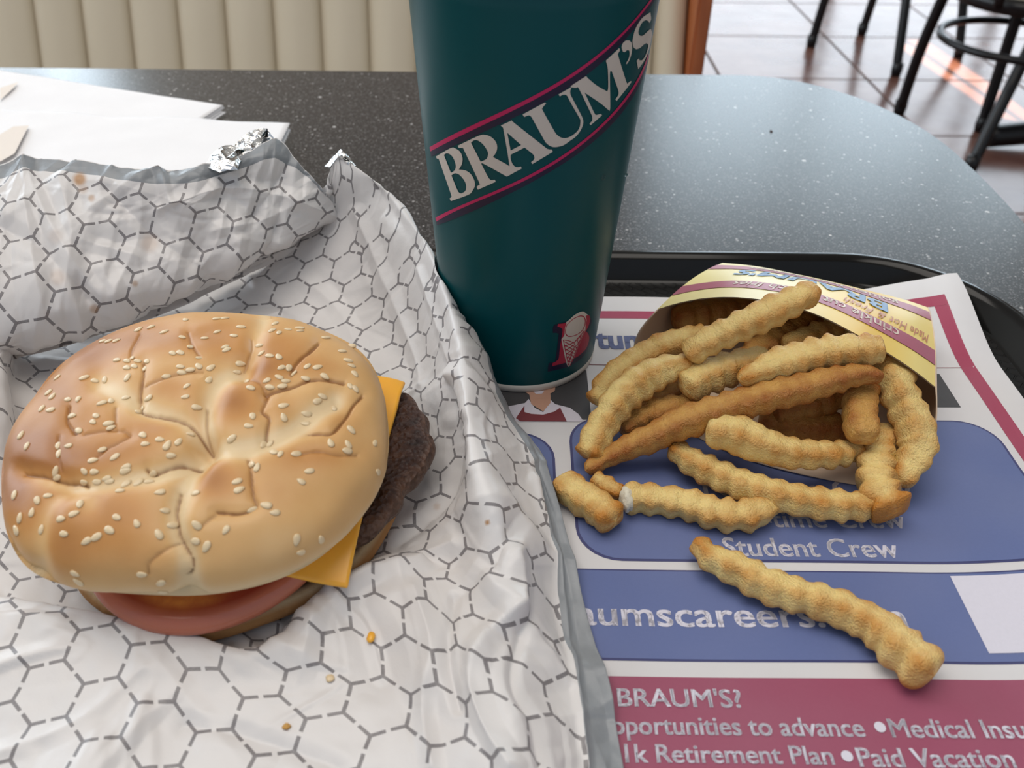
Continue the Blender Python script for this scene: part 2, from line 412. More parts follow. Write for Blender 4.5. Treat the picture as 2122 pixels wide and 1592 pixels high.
M_WALL = plain('tan_wall_paint', (0.36, 0.29, 0.22), 0.8); M_CEIL = plain('ceiling_paint', (0.62, 0.58, 0.52), 0.9); M_FRAME = plain('dark_window_frame', (0.04, 0.035, 0.03), 0.4)

# ------------------------------------------------------------------ room shell
floor = mesh_from('floor', [(-3, -1, -0.006), (4.6, -1, -0.006), (4.6, 5.7, -0.006), (-3, 5.7, -0.006), (-3, -1, -0.08), (4.6, -1, -0.08), (4.6, 5.7, -0.08), (-3, 5.7, -0.08)],
                  [(0, 1, 2, 3), (7, 6, 5, 4), (0, 4, 5, 1), (1, 5, 6, 2), (2, 6, 7, 3), (3, 7, 4, 0)], M_GROUT, smooth=False)
prop(floor, kind='structure')
TP = 0.525; gx0 = 0.735 - 7 * TP; gy0 = 3.06 - 7 * TP
bm = bmesh.new(); box_bm(bm, 0.004, TP - 0.004, 0.004, TP - 0.004, -0.006, 0.0, 0.002, 1)
tile_me = bpy.data.meshes.new('floor_tile'); bm.to_mesh(tile_me); bm.free(); tile_me.materials.append(M_TILE)
for i in range(14):
    for j in range(12):
        x, y = gx0 + i * TP, gy0 + j * TP
        if x < -2.99 or x > 4.1 or y < -0.99 or y + TP > 5.68: continue
        o = bpy.data.objects.new('floor_tile', tile_me); COL.objects.link(o); o.location = (x, y, 0); o.parent = floor
def struct(name, x0, x1, y0, y1, z0, z1, mat):
    return prop(box(name, x0, x1, y0, y1, z0, z1, mat), kind='structure')
# back wall: solid to the left, storefront window to the right
def join_boxes(name, boxes, mat):
    bm = bmesh.new()
    for b in boxes: box_bm(bm, *b)
    return prop(mesh_bm(name, bm, mat, smooth=False), kind='structure')
join_boxes('wall_back', [(-2.6, 0.85, 5.5, 5.62, 0, 3.4), (-3.0, -2.6, 5.5, 5.62, 0, 0.9), (-3.0, -2.6, 5.5, 5.62, 3.2, 3.4), (0.85, 4.6, 5.5, 5.62, 0, 0.10), (0.85, 4.6, 5.5, 5.62, 3.3, 3.4), (4.02, 4.6, 5.5, 5.62, 0.1, 3.3)], M_WALL)
join_boxes('wall_left', [(-3.12, -3.0, -1, 0.7, 0, 3.4), (-3.12, -3.0, 0.7, 5.5, 0, 0.95), (-3.12, -3.0, 0.7, 5.5, 3.2, 3.4)], M_WALL)
join_boxes('wall_right', [(4.6, 4.72, -1, 2.2, 0, 3.4), (4.6, 4.72, 2.2, 5.62, 0, 0.10), (4.6, 4.72, 2.2, 5.62, 2.5, 3.4)], M_WALL)
struct('ceiling', -3.12, 4.72, -1, 5.62, 3.4, 3.5, M_CEIL)
def window(name, boxes):
    return join_boxes(name, boxes, M_FRAME)
window('window_1', [(x, x + 0.05, 5.52, 5.58, 0.1, 3.3) for x in (0.85, 1.90, 2.94, 3.97)] + [(0.85, 4.02, 5.52, 5.58, z, z + 0.05) for z in (0.1, 3.25)])
window('window_2', [(-3.09, -3.03, y, y + 0.05, 0.95, 3.2) for y in (0.7, 2.25, 3.8, 5.42)] + [(-3.09, -3.03, 0.7, 5.47, z, z + 0.05) for z in (0.95, 3.15)])
window('window_3', [(4.63, 4.69, y, y + 0.05, 0.1, 2.5) for y in (2.2, 3.3, 4.4, 5.5)] + [(4.63, 4.69, 2.2, 5.55, z, z + 0.05) for z in (0.1, 2.45)])

# added screen, unseen outside the back window; its gaps cut the sun into streaks
_g = [(1.325, 1.375, 1.25, 1.90), (1.395, 1.47, 1.22, 1.90), (1.78, 2.10, 1.38, 1.62)]
_bx = [(-3.0, 1.325, 6.3, 6.36, 0, 4.0), (1.375, 1.395, 6.3, 6.36, 0, 4.0), (1.47, 1.78, 6.3, 6.36, 0, 4.0), (2.10, 5.4, 6.3, 6.36, 0, 4.0)]
for x0, x1, z0, z1 in _g: _bx += [(x0, x1, 6.3, 6.36, 0, z0), (x0, x1, 6.3, 6.36, z1, 4.0)]
join_boxes('added_sun_screen', _bx, M_WALL)

# ------------------------------------------------------------------ booth
booth = empty('booth_bench', (-0.2, 1.3, 0), 'cream channel-tufted booth bench with orange-brown wooden end, behind the table', 'bench')
CW = 0.0628; SL = 0.40; CY, CZ = 1.150, 0.626
def booth_pt(x, z, out=0.0):   # point of the reclined face, pushed out towards the table
    n = Vector((0, -1, SL)).normalized()
    return Vector((x, CY + (z - CZ) * SL, z)) + n * out
xs0 = -0.634 - CW * 9
nch = 23
x_end = 0.225
for k in range(nch):
    a = xs0 + k * CW; b = min(a + CW, x_end)
    if a >= x_end - 0.005: break
    rows = []
    for z in np.linspace(0.42, 0.82, 14):
        edge = sstep(min((0.82 - z) / 0.03, 1.0)); row = []
        for s in np.linspace(0, 1, 15):
            h = 0.017 * math.sin(math.pi * s)**0.55 * edge
            # the seam leans: fuller on the right of each roll
            row.append(booth_pt(a + (b - a) * s, z, h))
        row = [booth_pt(a, z, -0.03)] + row + [booth_pt(b, z, -0.03)]
        rows.append(row)
    G = np.array([[list(p) for p in r] for r in rows])
    grid_mesh('padded_channel', G, M_VINYL, booth)
bm = bmesh.new()
V = [booth_pt(x, z, -d) for x in (xs0, x_end) for z in (0.40, 0.815) for d in (0.004, 0.07)]
vs = [bm.verts.new(v) for v in V]
for f in ((0, 1, 3, 2), (4, 6, 7, 5), (0, 4, 5, 1), (2, 3, 7, 6), (0, 2, 6, 4), (1, 5, 7, 3)): bm.faces.new([vs[i] for i in f])
mesh_bm('backrest_core', bm, M_VINYL, booth, smooth=False)
bm = bmesh.new(); box_bm(bm, x_end + 0.0005, x_end + 0.019, 1.115, 1.33, 0.0, 0.84, 0.003, 2); box_bm(bm, x_end + 0.0005, x_end + 0.019, 0.80, 1.1149, 0.0, 0.46, 0.003, 2); mesh_bm('end_panel', bm, M_WOOD, booth, smooth=False)
bm = bmesh.new(); box_bm(bm, xs0 - 0.02, xs0 - 0.0005, 1.115, 1.33, 0.0, 0.84, 0.003, 2); box_bm(bm, xs0 - 0.02, xs0 - 0.0005, 0.80, 1.1149, 0.0, 0.46, 0.003, 2); mesh_bm('end_panel', bm, M_WOOD, booth, smooth=False)
box('seat_cushion', xs0, x_end, 0.80, 1.07, 0.36, 0.45, M_VINYL, booth, 0.02, 3)
box('base', xs0 + 0.01, x_end - 0.01, 0.84, 1.30, 0.0, 0.36, M_WOOD, booth)

# ------------------------------------------------------------------ dining table
pts = [at(x, y, -0.004)[:2] for x, y in [(0, 140), (700, 147), (1430, 155), (1560, 157), (1660, 170), (1770, 200), (1870, 243), (1950, 293), (2010, 345), (2070, 405), (2122, 462)]]
edge = [(-0.75, pts[0][1])] + [tuple(p) for p in pts]
lx, ly = edge[-1]
sl = (pts[-1] - pts[-3]); sl = sl / abs(sl[1])
edge += [(lx + 0.050 * sl[0] * 0.75, ly - 0.050), (lx + 0.10 * sl[0] * 0.62, ly - 0.12), (lx + 0.10 * sl[0] * 0.70, -0.08), (-0.75, -0.08)]
er = [edge[0], edge[1], edge[2]] + [tuple(p) for p in catmull(edge[3:14], 60)] + edge[14:]
table = empty('dining_table', (0.0, 0.4, 0), 'dark grey speckled laminate table with rounded corner, under the tray', 'table')
bm = bmesh.new(); vs = [bm.verts.new((x, y, TABLE)) for x, y in er]; f = bm.faces.new(vs[::-1])
bmesh.ops.recalc_face_normals(bm, faces=[f])
if f.normal.z < 0: f.normal_flip()
r = bmesh.ops.extrude_face_region(bm, geom=[f])
for v in [g for g in r['geom'] if isinstance(g, bmesh.types.BMVert)]: v.co.z = TABLE - 0.0015
bmesh.ops.recalc_face_normals(bm, faces=bm.faces)
mesh_bm('tabletop', bm, M_TABLE, table, smooth=False)
bm = bmesh.new(); vs = [bm.verts.new((x, y, TABLE - 0.0016)) for x, y in er]; f = bm.faces.new(vs)
r = bmesh.ops.extrude_face_region(bm, geom=[f])
for v in [g for g in r['geom'] if isinstance(g, bmesh.types.BMVert)]: v.co.z = TABLE - 0.032
bmesh.ops.recalc_face_normals(bm, faces=bm.faces)
mesh_bm('edge_band', bm, M_EDGE, table, smooth=False)
lathe('pedestal', [(0.0, 0.0), (0.26, 0.0), (0.26, 0.02), (0.05, 0.05), (0.038, 0.08), (0.038, 0.70), (0.12, 0.715), (0.12, 0.7179), (0.0, 0.7179)], (-0.1, 0.33), M_BLACKMETAL, table, 40)

# ------------------------------------------------------------------ cafe chairs and pedestal table in the distance
def feet(px, py): return at(px, py, -TZ)
def cafe_chair(cx, cy, legs, label, seat_r=0.20, ring_z=None, seat_z=0.44):
    ch = empty('cafe_chair', (cx, cy, 0), label, 'chair', None)
    for (fx, fy, tx, ty) in legs:
        tube('leg', [(fx, fy, 0.012), ((fx + tx) / 2 + (fx - cx) * 0.03, (fy + ty) / 2 + (fy - cy) * 0.03, 0.22), (tx, ty, seat_z - 0.02)], 0.0165, M_BLACKMETAL, ch, 12, 12)
        lathe('foot_cap', [(0.0, 0.0), (0.017, 0.0), (0.020, 0.02), (0.019, 0.045), (0.0, 0.05)], (fx, fy), M_BLACKMETAL, ch, 16)
    lathe('seat_frame', [(0.0, seat_z - 0.03), (seat_r, seat_z - 0.03), (seat_r + 0.012, seat_z - 0.015), (seat_r + 0.012, seat_z + 0.004), (seat_r - 0.005, seat_z + 0.008), (0.0, seat_z + 0.008)], (cx, cy), M_BLACKMETAL, ch, 48)
    lathe('seat', [(seat_r - 0.012, seat_z + 0.009), (seat_r - 0.006, seat_z + 0.025), (seat_r - 0.03, seat_z + 0.045), (0.06, seat_z + 0.055), (0.0, seat_z + 0.056)], (cx, cy), M_VINYL, ch, 48)
    th = np.linspace(0, 2 * np.pi, 49)
    if ring_z:
        bmr = []
        for t_ in th: bmr.append((cx + 0.205 * math.cos(t_), cy + 0.205 * math.sin(t_), ring_z))
        tube('foot_ring', bmr, 0.0105, M_BLACKMETAL, ch, 10)
    # hoop backrest away from the dining table
    hp = [(cx - 0.19 - 0.05 * h_, cy + 0.19 * math.cos(a_), seat_z + h_ * 0.42) for a_, h_ in ((math.pi, 0.0), (math.pi, 0.6), (2.4, 0.95), (math.pi / 2, 1.05), (0.74, 0.95), (0, 0.6), (0, 0.0))]
    tube('backrest_hoop', hp, 0.012, M_BLACKMETAL, ch, 10, 40)
    return ch
def top(px, py, z=0.42): return at(px, py, z - TZ)
def leg4(*q):
    r_ = []
    for f_, t_ in q:
        a_, b_ = feet(*f_), top(*t_); r_.append((a_[0], a_[1], b_[0], b_[1]))
    return r_
L1 = leg4(((1680, 97), (1766, -150)), ((1785, 72), (1868, -165)), ((1855, 157), (1892, -130)), ((1985, 118), (1996, -150)))
cx, cy = np.mean([l[2] for l in L1]), np.mean([l[3] for l in L1])
cafe_chair(cx, cy, L1, 'black metal cafe chair far off on the tiles, only its splayed legs in view', ring_z=None)
L2 = leg4(((1862, 236), (1968, -35)), ((2030, 272), (2128, -30)), ((2008, 356), (2186, -5)))
L2.append((L2[1][0] + 0.16, L2[1][1] - 0.24, L2[1][2] + 0.10, L2[1][3] - 0.17))
cafe_chair(1.40, 2.45, L2, 'black cafe chair with cream seat and round foot ring, nearest the table corner', ring_z=0.31)
PTX, PTY = 1.88, 2.47
pt = empty('pedestal_table', (PTX, PTY, 0), 'black cast pedestal table base on the tiled floor behind the near chair', 'table')
for a_ in (183, 273, 3, 93):
    a_ = math.radians(a_); dx, dy = math.cos(a_), math.sin(a_)
    tube('foot', [(PTX + dx * r_, PTY + dy * r_, z_) for r_, z_ in ((0.0, 0.07), (0.2, 0.062), (0.36, 0.045), (0.47, 0.035))], [0.04, 0.036, 0.034, 0.032], M_BLACKMETAL, pt, 14, 14)
lathe('column', [(0.05, 0.03), (0.05, 0.12), (0.036, 0.16), (0.036, 0.70), (0.14, 0.715), (0.14, 0.72), (0, 0.72)], (PTX, PTY), M_BLACKMETAL, pt, 32)
lathe('tabletop', [(0.0, 0.7201), (0.31, 0.7201), (0.32, 0.73), (0.32, 0.745), (0.315, 0.75), (0.0, 0.75)], (PTX, PTY), M_EDGE, pt, 64)

# ------------------------------------------------------------------ tray
def rrect(x0, x1, y0, y1, r, d, z, n=14):
    x0 += d; x1 -= d; y0 += d; y1 -= d; r = max(r - d, 0.003); out = []
    for (cx_, cy_, a0) in ((x1 - r, y1 - r, 0), (x0 + r, y1 - r, 90), (x0 + r, y0 + r, 180), (x1 - r, y0 + r, 270)):
        for k in range(n):
            a_ = math.radians(a0 + 90 * k / (n - 1)); out.append((cx_ + r * math.cos(a_), cy_ + r * math.sin(a_), z))
    return out
TB = (-0.300, 0.2525, 0.035, 0.4085, 0.078)
prof = [(0.075, 0.0), (0.020, 0.0), (0.0165, 0.0003), (0.0145, 0.0016), (0.0085, 0.0098), (0.0065, 0.0116), (0.0045, 0.0124), (0.0022, 0.0124), (0.0004, 0.0114), (0.0, 0.0098), (0.0012, 0.0096),
        (0.0035, 0.0102), (0.0062, 0.0088), (0.0125, 0.0000), (0.0150, -0.0030), (0.0200, -0.0039), (0.075, -0.0039)]
G = np.array([rrect(*TB, d, TZ + z) for d, z in prof])
tray = empty('serving_tray', (0, 0.22, TABLE), 'black plastic serving tray with raised rounded rim under the printed placemat', 'tray')
tr = grid_mesh('tray_body', G, M_TRAY, tray, closed_u=True)
bm = bmesh.new(); bm.from_mesh(tr.data); bm.verts.ensure_lookup_table(); n_ = G.shape[1]
bm.faces.new([bm.verts[i] for i in range(n_)]); bm.faces.new([bm.verts[(len(prof) - 1) * n_ + i] for i in range(n_)][::-1])
bmesh.ops.recalc_face_normals(bm, faces=bm.faces); bm.to_mesh(tr.data); bm.free()

# ------------------------------------------------------------------ flat shapes (print) helpers
def poly_mesh(loops, step=None):
    """2-D polygons with holes -> bmesh, sliced on a grid so that it can follow a curved surface"""
    cu = bpy.data.curves.new('tmp', 'CURVE'); cu.dimensions = '2D'; cu.fill_mode = 'BOTH'
    for lp in loops:
        sp = cu.splines.new('POLY'); sp.points.add(len(lp) - 1)
        for p, q in zip(sp.points, lp): p.co = (q[0], q[1], 0, 1)
        sp.use_cyclic_u = True
    ob = bpy.data.objects.new('tmp', cu); COL.objects.link(ob)
    dg = bpy.context.evaluated_depsgraph_get(); me = bpy.data.meshes.new_from_object(ob.evaluated_get(dg))
    bpy.data.objects.remove(ob); bpy.data.curves.remove(cu)
    bm = bmesh.new(); bm.from_mesh(me); bpy.data.meshes.remove(me)
    return slice_bm(bm, step)
def slice_bm(bm, step):
    if step:
        for ax in (0, 1):
            cs = [v.co[ax] for v in bm.verts]
            if not cs: break
            lo, hi = min(cs), max(cs); k = math.ceil(lo / step)
            while k * step < hi:
                no = Vector((1, 0, 0)) if ax == 0 else Vector((0, 1, 0))
                bmesh.ops.bisect_plane(bm, geom=bm.verts[:] + bm.edges[:] + bm.faces[:], plane_co=no * (k * step), plane_no=no, dist=1e-9)
                k += 1
    return bm
def text_bm(s, bold=0.0, step=None, shear=0.0):
    if bold:
        b1 = text_bm(s, 0, step, shear); me1 = bpy.data.meshes.new('t'); b1.to_mesh(me1); b1.free(); bm = bmesh.new()
        for dx in (-bold, bold, 0): 
            for dy in ((-bold * 0.5, bold * 0.5) if dx else (0,)):
                me2 = me1.copy(); me2.transform(Matrix.Translation((dx, dy, 0))); bm.from_mesh(me2); bpy.data.meshes.remove(me2)
        bpy.data.meshes.remove(me1); return bm
    cu = bpy.data.curves.new('tmp', 'FONT'); cu.body = s; cu.size = 1.0; cu.offset = bold; cu.resolution_u = 3; cu.fill_mode = 'FRONT' if False else 'BOTH'; cu.shear = shear
    ob = bpy.data.objects.new('tmp', cu); COL.objects.link(ob)
    dg = bpy.context.evaluated_depsgraph_get(); me = bpy.data.meshes.new_from_object(ob.evaluated_get(dg))
    bpy.data.objects.remove(ob); bpy.data.curves.remove(cu)
    bm = bmesh.new(); bm.from_mesh(me); bpy.data.meshes.remove(me)
    return bm
def smooth_loop(lp, n=3, corner=50):
    """round a traced outline except at sharp corners"""
    P = [np.array(p, float) for p in lp]; k = len(P); out = []
    sharp = []
    for i in range(k):
        a, b, c_ = P[i - 1], P[i], P[(i + 1) % k]; u, v_ = b - a, c_ - b
        ang = abs(math.degrees(math.atan2(u[0] * v_[1] - u[1] * v_[0], u @ v_)))
        sharp.append(ang > corner)
    for i in range(k):
        p0, p1, p2, p3 = P[i - 1], P[i], P[(i + 1) % k], P[(i + 2) % k]
        m1 = (p2 - p0) / 2 if not sharp[i] else (p2 - p1)
        m2 = (p3 - p1) / 2 if not sharp[(i + 1) % k] else (p2 - p1)
        for q in range(n):
            f = q / n
            out.append((2 * f**3 - 3 * f**2 + 1) * p1 + (f**3 - 2 * f**2 + f) * m1 + (-2 * f**3 + 3 * f**2) * p2 + (f**3 - f**2) * m2)
    return out
def mapped(name, bm, fn, mat, parent):
    for v in bm.verts: v.co = Vector(fn(v.co.x, v.co.y))
    bmesh.ops.recalc_face_normals(bm, faces=bm.faces)
    return mesh_bm(name, bm, mat, parent, smooth=False)

# ------------------------------------------------------------------ placemat
MX0, MX1, MY0, MY1 = -0.200, 0.2275, 0.072, 0.3776
def mat_z(X, Y):
    z = 0.0006 + 0.0003 * np.sin(X * 60 + 1) * np.sin(Y * 45)
    z = z + 0.0085 * np.clip((X - 0.145) / 0.07, 0, 2)**2 * sstep((0.255 - Y) / 0.07)
    z = z + 0.015 * sstep((X - 0.145) / 0.085) * sstep((Y - 0.315) / 0.065)
    z = z + 0.002 * sstep((X - 0.212) / 0.012)
    return z
def mat_pt(X, Y, lift=0.0):
    return (X, Y, TZ + float(mat_z(X, Y)) + lift)
mat = empty('tray_placemat', (0, 0.22, TZ), 'white paper placemat printed with blue boxes, maroon band and lettering, lying on the tray', 'placemat')
xs = np.linspace(MX0, MX1, 90); ys = np.linspace(MY0, MY1, 70); XX, YY = np.meshgrid(xs, ys)
grid_mesh('paper_sheet', np.stack([XX, YY, TZ + mat_z(XX, YY)], -1), M_MAT, mat)
def mat_shape(name, loops, mtl, lift, step=0.006):
    return mapped(name, poly_mesh(loops, step), lambda x, y: mat_pt(x, y, lift), mtl, mat)
def rect(x0, x1, y0, y1): return [(x0, y0), (x1, y0), (x1, y1), (x0, y1)]
def rbox(x0, x1, y0, y1, r): return [(p[0], p[1]) for p in rrect(x0, x1, y0, y1, r, 0, 0, 8)]
def pxl(pts, o=(0, 0), s=1.0): return [tuple(at(o[0] + x / s, o[1] + y / s, 0.0006)[:2]) for x, y in pts]
mat_shape('printed_border', [rect(-0.19, 0.2169, 0.3571, 0.3638), ], M_MAROON_L, 0.00012)
mat_shape('printed_border', [rect(0.2103, 0.2169, 0.085, 0.35705)], M_MAROON_L, 0.00012)
mat_shape('printed_rule', [rect(-0.19, 0.2103, 0.31765, 0.3182)], M_APRON, 0.00012)
mat_shape('printed_blue_box', [rbox(0.0243, 0.2069, 0.2000, 0.2800, 0.016)], M_NAVY, 0.00010)
mat_shape('printed_blue_box', [rbox(0.0254, 0.2058, 0.2010, 0.2790, 0.015)], M_BLUE, 0.00020)
mat_shape('printed_blue_box', [rbox(-0.165, 0.0179, 0.2000, 0.2695, 0.016)], M_NAVY, 0.00010)
mat_shape('printed_blue_box', [rbox(-0.164, 0.0168, 0.2010, 0.2685, 0.015)], M_BLUE, 0.00020)
mat_shape('printed_web_band', [rect(-0.165, 0.2069, 0.1590, 0.1962)], M_NAVY, 0.00010)
mat_shape('printed_web_band', [rect(-0.165, 0.2069, 0.1598, 0.1955)], M_BLUE, 0.00020)
mat_shape('printed_maroon_band', [rect(-0.19, 0.2103, 0.080, 0.1533)], M_MAROON, 0.00010)
mat_shape('printed_label_square', [rect(0.1556, 0.1876, 0.1630, 0.1945)], M_INKWHITE, 0.00030)
mat_shape('printed_photo', [rect(-0.03, 0.0345, 0.2780, 0.3134)], M_CHAR, 0.00010)
mat_shape('printed_photo', [rect(0.0424, 0.112, 0.2780, 0.3134)], M_CHAR, 0.00010)
mat_shape('printed_photo', [rect(0.118, 0.1985, 0.2890, 0.3134)], M_CHAR, 0.00010)
zz = (1000, 560); zs = 3.98
mat_shape('printed_figure', [pxl([(200, 1130), (350, 1100), (380, 1068), (430, 1140), (500, 1175), (560, 1075), (600, 1110), (720, 1140), (790, 1190), (835, 1252), (280, 1252)], zz, zs)], M_SHIRT, 0.00020)
mat_shape('printed_figure', [pxl([(345, 1122), (275, 1225), (310, 1250), (695, 1252), (640, 1140), (590, 1172), (500, 1197), (400, 1190), (345, 1175)], zz, zs)], M_APRON, 0.00030)
mat_shape('printed_figure', [pxl([(385, 1030), (560, 1030), (560, 1100), (500, 1170), (400, 1110)], zz, zs)], M_SKIN, 0.00030)
mat_shape('printed_figure', [pxl([(340, 960), (605, 945), (595, 1005), (560, 1025), (520, 1065), (430, 1068), (385, 1035), (350, 1010)], zz, zs)], M_SKIN, 0.00036)
mat_shape('printed_figure', [pxl([(420, 1012), (510, 1003), (490, 1028), (440, 1030)], zz, zs)], M_SHIRT, 0.00042)
mat_shape('printed_figure', [pxl([(1870, 1120), (1900, 1080), (1960, 1075), (2010, 1110), (2050, 1160), (1900, 1180)], (1380, 560), zs)], M_SHIRT, 0.00020)
def mat_text(s, x0, x1, yb, h_px, mtl=M_INKWHITE, bold=0.016, asc='cap', font_cap=0.66):
    """lettering between two picture positions on a baseline; h_px = cap height in the picture"""
    a = at(x0, yb, 0.0006); b = at(x1, yb, 0.0006); yb_w = (a[1] + b[1]) / 2
    top = at((x0 + x1) / 2, yb - h_px, 0.0006)[1]; hw = top - at((x0 + x1) / 2, yb, 0.0006)[1]
    bm = text_bm(s, bold); xsv = [v.co.x for v in bm.verts]; lo, hi = min(xsv), max(xsv)
    sx_ = (b[0] - a[0]) / (hi - lo); sy_ = hw / font_cap
    for v in bm.verts: v.co = Vector((a[0] + (v.co.x - lo) * sx_, yb_w + v.co.y * sy_, 0))
    slice_bm(bm, 0.006)
    return mapped('printed_lettering', bm, lambda x, y: mat_pt(x, y, 0.00034), mtl, mat)
mat_text('Full-time Crew', 1460, 1895, 1030, 33, M_INKGREY)
mat_text('Part-time Crew', 1482, 1880, 1094, 33, M_INKGREY)
mat_text('Student Crew', 1503, 1866, 1155, 36, M_INKWHITE)
mat_text('aumscareers.com', 1196, 1882, 1300, 48, M_INKWHITE)
mat_text("BRAUM'S?", 1281, 1540, 1466, 35, M_INKWHITE)
mat_text('opportunities to advance', 1240, 1794, 1525, 36, M_INKWHITE)
mat_text('Medical Insurance', 1850, 2262, 1531, 36, M_INKWHITE)
mat_text('401k Retirement Plan', 1228, 1730, 1583, 36, M_INKWHITE)
mat_text('Paid Vacation', 1783, 2107, 1591, 37, M_INKWHITE)
mat_text('tunities', 1236, 1440, 723, 36, M_TURQ, 0.035)
for bx, by in ((1823, 1508), (1755, 1568)):
    c0 = at(bx, by, 0.0006)
    mat_shape('printed_bullet', [[(c0[0] + 0.0017 * math.cos(a_), c0[1] + 0.0017 * math.sin(a_)) for a_ in np.linspace(0, 2 * np.pi, 18, endpoint=False)]], M_INKWHITE, 0.00034)

# ------------------------------------------------------------------ cup
CUPX, CUPY, CR0, CK, LEAN = 0.0036, 0.3310, 0.0350, 0.0665, 0.018
cup = empty('paper_cup', (CUPX, CUPY, TZ), 'tall teal paper cup with diagonal white lettering between magenta stripes', 'cup')
def cprof(z): return CR0 + CK * z
zt = 0.172
lathe('cup_wall', [(cprof(0.0045), TZ + 0.0045)] + [(cprof(z), TZ + z) for z in np.linspace(0.006, zt, 24)] + [(cprof(zt) - 0.0006, TZ + zt)] + [(cprof(z) - 0.0007, TZ + z) for z in (0.12, 0.05, 0.006)],
      (CUPX, CUPY), M_TEAL, cup, 128, LEAN)
lathe('bottom_rim', [(cprof(0.0) - 0.0012, TZ + 0.0018), (cprof(0) - 0.0002, TZ + 0.0010), (cprof(0.001) + 0.0001, TZ + 0.0014), (cprof(0.0048) + 0.0002, TZ + 0.0050), (cprof(0.0048) - 0.002, TZ + 0.0052), (0.0, TZ + 0.0056)],
      (CUPX, CUPY), M_CUPWHITE, cup, 128, LEAN)
th = np.linspace(0, 2 * np.pi, 97)
tube('rolled_lip', [(CUPX + LEAN * zt + cprof(zt) * math.cos(a_), CUPY + cprof(zt) * math.sin(a_), TZ + zt) for a_ in th], 0.0017, M_CUPWHITE, cup, 10)
lathe('drink', [(0.0, TZ + 0.150), (cprof(0.150) - 0.0008, TZ + 0.150), (cprof(0.14) - 0.0008, TZ + 0.14)], (CUPX, CUPY), plain('dark_cola', (0.03, 0.01, 0.005), 0.1), cup, 64, LEAN)
def cup_pt(px, py, lift=0.00012):
    d = ray(px, py); o = np.array([-CUPX - LEAN * CAMH, -CUPY, CAMH]); d = np.array([d[0] - LEAN * d[2], d[1], d[2]])
    # |o.xy + t d.xy| = CR0 + lift + CK*(o.z + t d.z)
    R = CR0 + lift + CK * o[2]; k = CK * d[2]
    a = d[0]**2 + d[1]**2 - k * k; b = 2 * (o[0] * d[0] + o[1] * d[1] - R * k); c_ = o[0]**2 + o[1]**2 - R * R
    disc = max(b * b - 4 * a * c_, 0.0); t_ = (-b - math.sqrt(disc)) / (2 * a)
    p = o + t_ * d
    r = math.hypot(p[0], p[1]); rr = CR0 + lift + CK * p[2]
    return (CUPX + LEAN * p[2] + p[0] / r * rr, CUPY + p[1] / r * rr, TZ + p[2])
def cup_shape(name, loops, mtl, lift, step=5.0, smooth=True):
    if smooth: loops = [smooth_loop(l) for l in loops]
    return mapped(name, poly_mesh(loops, step), lambda x, y: cup_pt(x, y, lift), mtl, cup)
def Z(pts, o, s): return [(o[0] + x / s, o[1] + y / s) for x, y in pts]
z1 = ((880, 220), 7.0733); z2 = ((1120, 0), 6.123); z3 = ((1120, 630), 9.95); zu = ((1060, 160), 9.95)
cup_shape('printed_letter', [Z([(163, 740), (380, 615), (450, 620), (520, 670), (555, 760), (545, 850), (500, 930), (590, 940), (670, 990), (725, 1080), (735, 1170), (700, 1240), (640, 1300), (385, 1393), (365, 1355), (395, 1330), (375, 1260), (215, 800), (205, 770), (180, 770)], *z1),
    Z([(283, 715), (320, 692), (370, 705), (420, 760), (455, 860), (450, 920), (425, 955), (385, 978)], *z1), Z([(392, 1015), (440, 985), (500, 1000), (560, 1060), (600, 1130), (608, 1200), (590, 1250), (540, 1280), (490, 1250)], *z1)], M_CUPLET, 0.00022)
cup_shape('printed_letter', [Z([(485, 580), (780, 440), (880, 420), (970, 450), (1040, 520), (1063, 600), (1045, 680), (1000, 745), (1240, 880), (1310, 975), (1205, 1033), (865, 845), (832, 850), (930, 1040), (970, 1085), (1030, 1080), (1040, 1110), (780, 1225), (760, 1185), (800, 1150), (795, 1110), (575, 640), (555, 615), (500, 612)], *z1),
    Z([(678, 535), (720, 503), (770, 500), (840, 545), (900, 620), (930, 690), (915, 760), (880, 790), (820, 815)], *z1)], M_CUPLET, 0.00022)
cup_shape('printed_letter', [Z([(1115, 285), (1275, 210), (1330, 260), (1750, 590), (1810, 630), (1865, 635), (1878, 670), (1578, 850), (1560, 820), (1605, 780), (1605, 730), (1570, 690), (1465, 607), (1260, 712), (1262, 780), (1290, 850), (1330, 890), (1375, 895), (1412, 885), (1422, 915), (1205, 1030), (1230, 930), (1242, 860), (1160, 370), (1150, 320)], *z1),
    Z([(1210, 390), (1415, 570), (1260, 650)], *z1)], M_CUPLET, 0.00024)
cup_shape('printed_letter', [Z([(228, 770), (690, 520), (712, 545), (660, 600), (640, 640), (645, 690), (880, 1110), (940, 1190), (1010, 1240), (1090, 1258), (1180, 1240), (1270, 1190), (1360, 1110), (1400, 1040), (1415, 980), (1420, 890), (1400, 840), (1250, 580), (1160, 410), (1130, 370), (1100, 362), (1040, 370), (998, 398), (972, 355), (1250, 195), (1225, 240), (1210, 290), (1215, 350), (1240, 410), (1440, 790), (1475, 880), (1478, 950), (1460, 1020), (1410, 1120), (1320, 1230), (1210, 1310), (1080, 1400), (960, 1435), (860, 1440), (780, 1410), (720, 1360), (670, 1290), (440, 870), (410, 820), (370, 790), (330, 795), (265, 820)], *zu)], M_CUPLET, 0.00022)
